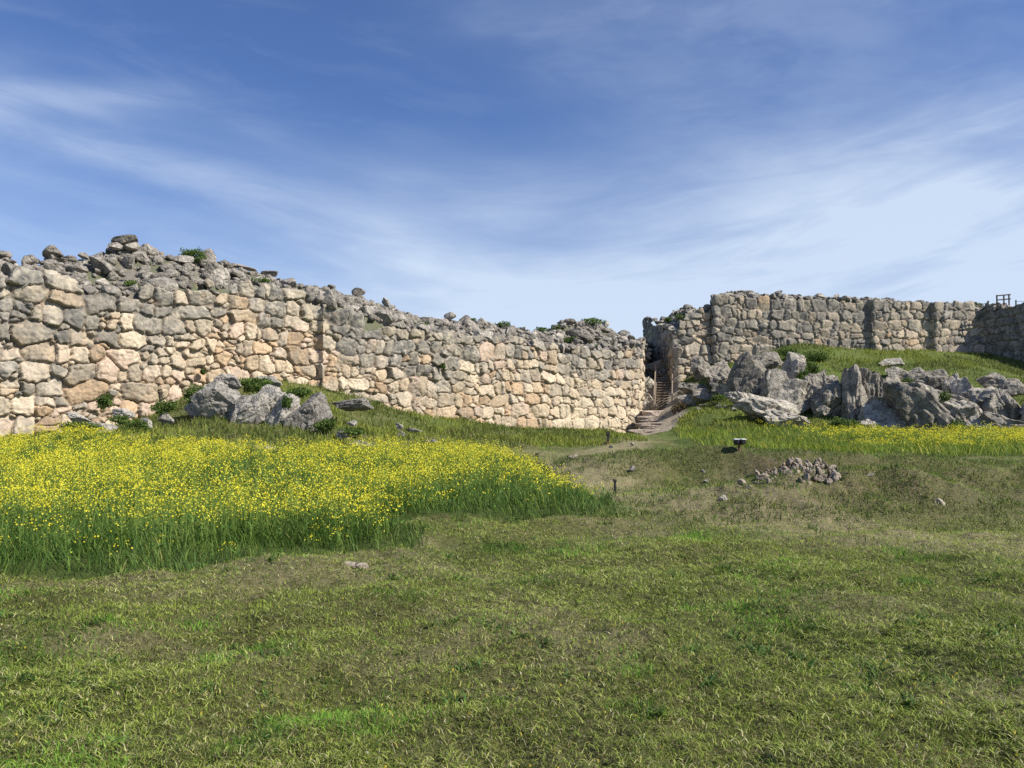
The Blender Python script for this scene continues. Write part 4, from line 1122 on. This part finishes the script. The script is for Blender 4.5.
# twin floodlight
p = gz(739, 453)
fl = empty('floodlight', p, 'pair of small dark pale-topped lamps on a short stake before the tall grass', 'lamp')
u = p.y/F*.82
bm = bmesh.new(); box_mesh(bm, (0, 0, 3.5*u), (.05, .05, 9*u)); bobj('stake', bm, M_RUST, fl)
bm = bmesh.new(); box_mesh(bm, (0, 0, 8*u), (12*u, .04, .04)); bobj('crossbar', bm, M_BLACK, fl)
for s in (-1, 1):
    bm = bmesh.new(); box_mesh(bm, (s*3.5*u, -.02, 10.6*u), (6.2*u, .24, 4.6*u), Matrix.Rotation(.15*s, 3, 'Z'), .02)
    h = bobj('lamp_head', bm, M_BLACK, fl)
    bm = bmesh.new(); box_mesh(bm, (s*3.5*u, -.02, 13.3*u+.01), (6.6*u, .28, 1.6*u), Matrix.Rotation(.15*s, 3, 'Z'), .015)
    bobj('lamp_cover', bm, M_WHITE, h)
# stakes
for k, (px, py, hp, lb) in enumerate([(615, 494, 13, 'thin dark stake with a rusty foot standing on the worn path'), (537, 464, 9, 'thin dark stake at the back edge of the yellow flowers'), (608, 444, 11, 'short dark stake near the corner of the long wall')]):
    p = gz(px, py); u = p.y/F
    e = empty('marker_stake', p, lb, 'stake', 'small stakes standing in the field')
    bm = bmesh.new(); box_mesh(bm, (0, 0, hp*u*.5), (2.0*u, 2.0*u, hp*u)); bobj('shaft', bm, M_BLACK, e)
    bm = bmesh.new(); box_mesh(bm, (0, 0, hp*u-.0), (3.4*u, 3.0*u, 3.2*u)); bobj('cap', bm, M_DARKWOOD, e)
    bm = bmesh.new(); box_mesh(bm, (-.6*u, -.01, .8*u), (3.0*u, 2.6*u, 3.0*u)); bobj('foot', bm, M_RUST, e)

# ------------------------------------------------------------------ camera, sun, sky
cam = bpy.data.cameras.new('camera'); co_ = bpy.data.objects.new('camera', cam); COL.objects.link(co_)
cam.sensor_width = 36; cam.lens = 36*F/1024; cam.clip_start = .05; cam.clip_end = 6000
co_.location = (0, 0, EYE); co_.rotation_euler = (math.pi/2+PITCH, 0, 0)
sc.camera = co_
AZ = math.radians(111); EL = math.radians(42)
sd_ = Vector((math.sin(AZ)*math.cos(EL), math.cos(AZ)*math.cos(EL), math.sin(EL)))
L = bpy.data.lights.new('sun', 'SUN'); L.energy = 5.0; L.angle = math.radians(.53); L.color = (1, .94, .84)
lo = bpy.data.objects.new('sun', L); COL.objects.link(lo); lo.rotation_euler = sd_.to_track_quat('Z', 'Y').to_euler(); lo.location = (40, -40, 60)
w = bpy.data.worlds.new('World'); sc.world = w; w.use_nodes = True; nt = w.node_tree; nt.nodes.clear()
out = nt.nodes.new('ShaderNodeOutputWorld'); bg = nt.nodes.new('ShaderNodeBackground')
sky = nt.nodes.new('ShaderNodeTexSky'); sky.sky_type = 'NISHITA'; sky.sun_disc = False
sky.sun_elevation = EL; sky.sun_rotation = AZ; sky.air_density = 1.0; sky.dust_density = .6; sky.ozone_density = 2.5
tc = nt.nodes.new('ShaderNodeTexCoord'); sx = nt.nodes.new('ShaderNodeSeparateXYZ'); nt.links.new(tc.outputs['Generated'], sx.inputs[0])
def M(op, a, b=None, c=None, clamp=False):
    n = nt.nodes.new('ShaderNodeMath'); n.operation = op; n.use_clamp = clamp
    for i, v in enumerate((a, b, c)):
        if v is None: continue
        if isinstance(v, (int, float)): n.inputs[i].default_value = v
        else: nt.links.new(v, n.inputs[i])
    return n.outputs[0]
X, Y, Z = sx.outputs
Yc = M('MAXIMUM', Y, .08)
ax = M('DIVIDE', X, Yc); el = M('DIVIDE', Z, Yc)
q = M('SUBTRACT', el, M('MULTIPLY', M('SQRT', M('ADD', M('MULTIPLY', ax, ax), .05)), .28))   # cirrus bands sag towards the middle
def cn(su, sv, scale, detail, rough, dist, off, src=None):
    cb = nt.nodes.new('ShaderNodeCombineXYZ'); nt.links.new(M('MULTIPLY', ax, su), cb.inputs[0]); nt.links.new(M('MULTIPLY', src or q, sv), cb.inputs[1]); cb.inputs[2].default_value = off
    n = nt.nodes.new('ShaderNodeTexNoise'); n.inputs['Scale'].default_value = scale; n.inputs['Detail'].default_value = detail
    n.inputs['Roughness'].default_value = rough; n.inputs['Distortion'].default_value = dist
    nt.links.new(cb.outputs[0], n.inputs['Vector']); return n.outputs['Fac']
def smooth(v, a, b, c=0.0, d=1.0):
    n = nt.nodes.new('ShaderNodeMapRange'); n.interpolation_type = 'SMOOTHSTEP'
    n.inputs[1].default_value = a; n.inputs[2].default_value = b; n.inputs[3].default_value = c; n.inputs[4].default_value = d
    nt.links.new(v, n.inputs[0]); return n.outputs[0]
n1 = cn(1.0, 4.5, 1.6, 7, .5, .5, 2.2); n2 = cn(1.5, 9.0, 2.6, 8, .6, .7, 5.7); n3 = cn(1.0, 1.6, 1.5, 5, .5, .3, 9.1, el); n4 = cn(1.6, 4.0, 2.4, 8, .6, .25, 4.4, el)
base = M('MULTIPLY', smooth(q, .33, .01), .82)
rightb = M('MULTIPLY', smooth(M('ABSOLUTE', M('SUBTRACT', q, .13)), .10, 0.0), smooth(ax, .0, .5, 0.0, .15))
leftcut = M('MULTIPLY', smooth(ax, .05, -.50), smooth(q, .34, .18))
leftb = M('MULTIPLY', M('MULTIPLY', smooth(M('ABSOLUTE', M('SUBTRACT', q, .175)), .035, 0.0), smooth(ax, -.15, -.4)), .16)
leftc = M('MULTIPLY', M('MULTIPLY', smooth(M('ABSOLUTE', M('SUBTRACT', el, .40)), .035, 0.0), smooth(ax, -.35, -.5)), .20)
dens = M('MULTIPLY', M('ADD', base, rightb), M('SUBTRACT', 1.0, M('MULTIPLY', leftcut, .70)))
dens = M('MULTIPLY', dens, smooth(n1, .30, .68, .50, 1.28))
dens = M('MULTIPLY', dens, smooth(n2, .32, .68, .78, 1.14))
n5 = cn(2.6, 10.0, 2.2, 8, .6, .6, 7.7); n6 = cn(1.2, 7.0, 1.5, 3, .5, .2, 1.7)
dens = M('MULTIPLY', dens, smooth(n5, .30, .70, .93, 1.06))
dens = M('ADD', dens, M('MULTIPLY', smooth(n5, .45, .68), M('MULTIPLY', smooth(n6, .42, .62), .055)))
haze_low = smooth(el, .22, .10)
dens = M('ADD', dens, M('MULTIPLY', haze_low, .12))
dens = M('ADD', dens, M('MULTIPLY', M('ADD', leftb, leftc), smooth(n2, .3, .6, .4, 1.2)))
dens = M('ADD', dens, M('MULTIPLY', smooth(n3, .42, .68), smooth(n4, .30, .68, .05, .20)))
dens = M('ADD', dens, .03)
dens = M('MINIMUM', M('MULTIPLY', dens, .92), .80, clamp=True)
hs = nt.nodes.new('ShaderNodeHueSaturation'); hs.inputs['Saturation'].default_value = 1.12; hs.inputs['Value'].default_value = 1.0
tn = nt.nodes.new('ShaderNodeMix'); tn.data_type = 'RGBA'; tn.blend_type = 'MULTIPLY'; tn.inputs[0].default_value = 1; tn.inputs[7].default_value = (.96, 1.0, 1.28, 1)
nt.links.new(sky.outputs[0], tn.inputs[6]); nt.links.new(tn.outputs[2], hs.inputs['Color'])
mx = nt.nodes.new('ShaderNodeMix'); mx.data_type = 'RGBA'; nt.links.new(dens, mx.inputs[0]); nt.links.new(hs.outputs[0], mx.inputs[6]); mx.inputs[7].default_value = (7.4, 8.6, 10.2, 1)
nt.links.new(mx.outputs[2], bg.inputs[0]); bg.inputs[1].default_value = .072
nt.links.new(bg.outputs[0], out.inputs[0])
vs = sc.view_settings; vs.view_transform = 'Standard'; vs.look = 'None'; vs.exposure = .45; vs.gamma = 1
sc.render.engine = 'CYCLES'
sc.cycles.max_bounces = 6; sc.cycles.diffuse_bounces = 3; sc.cycles.use_denoising = False
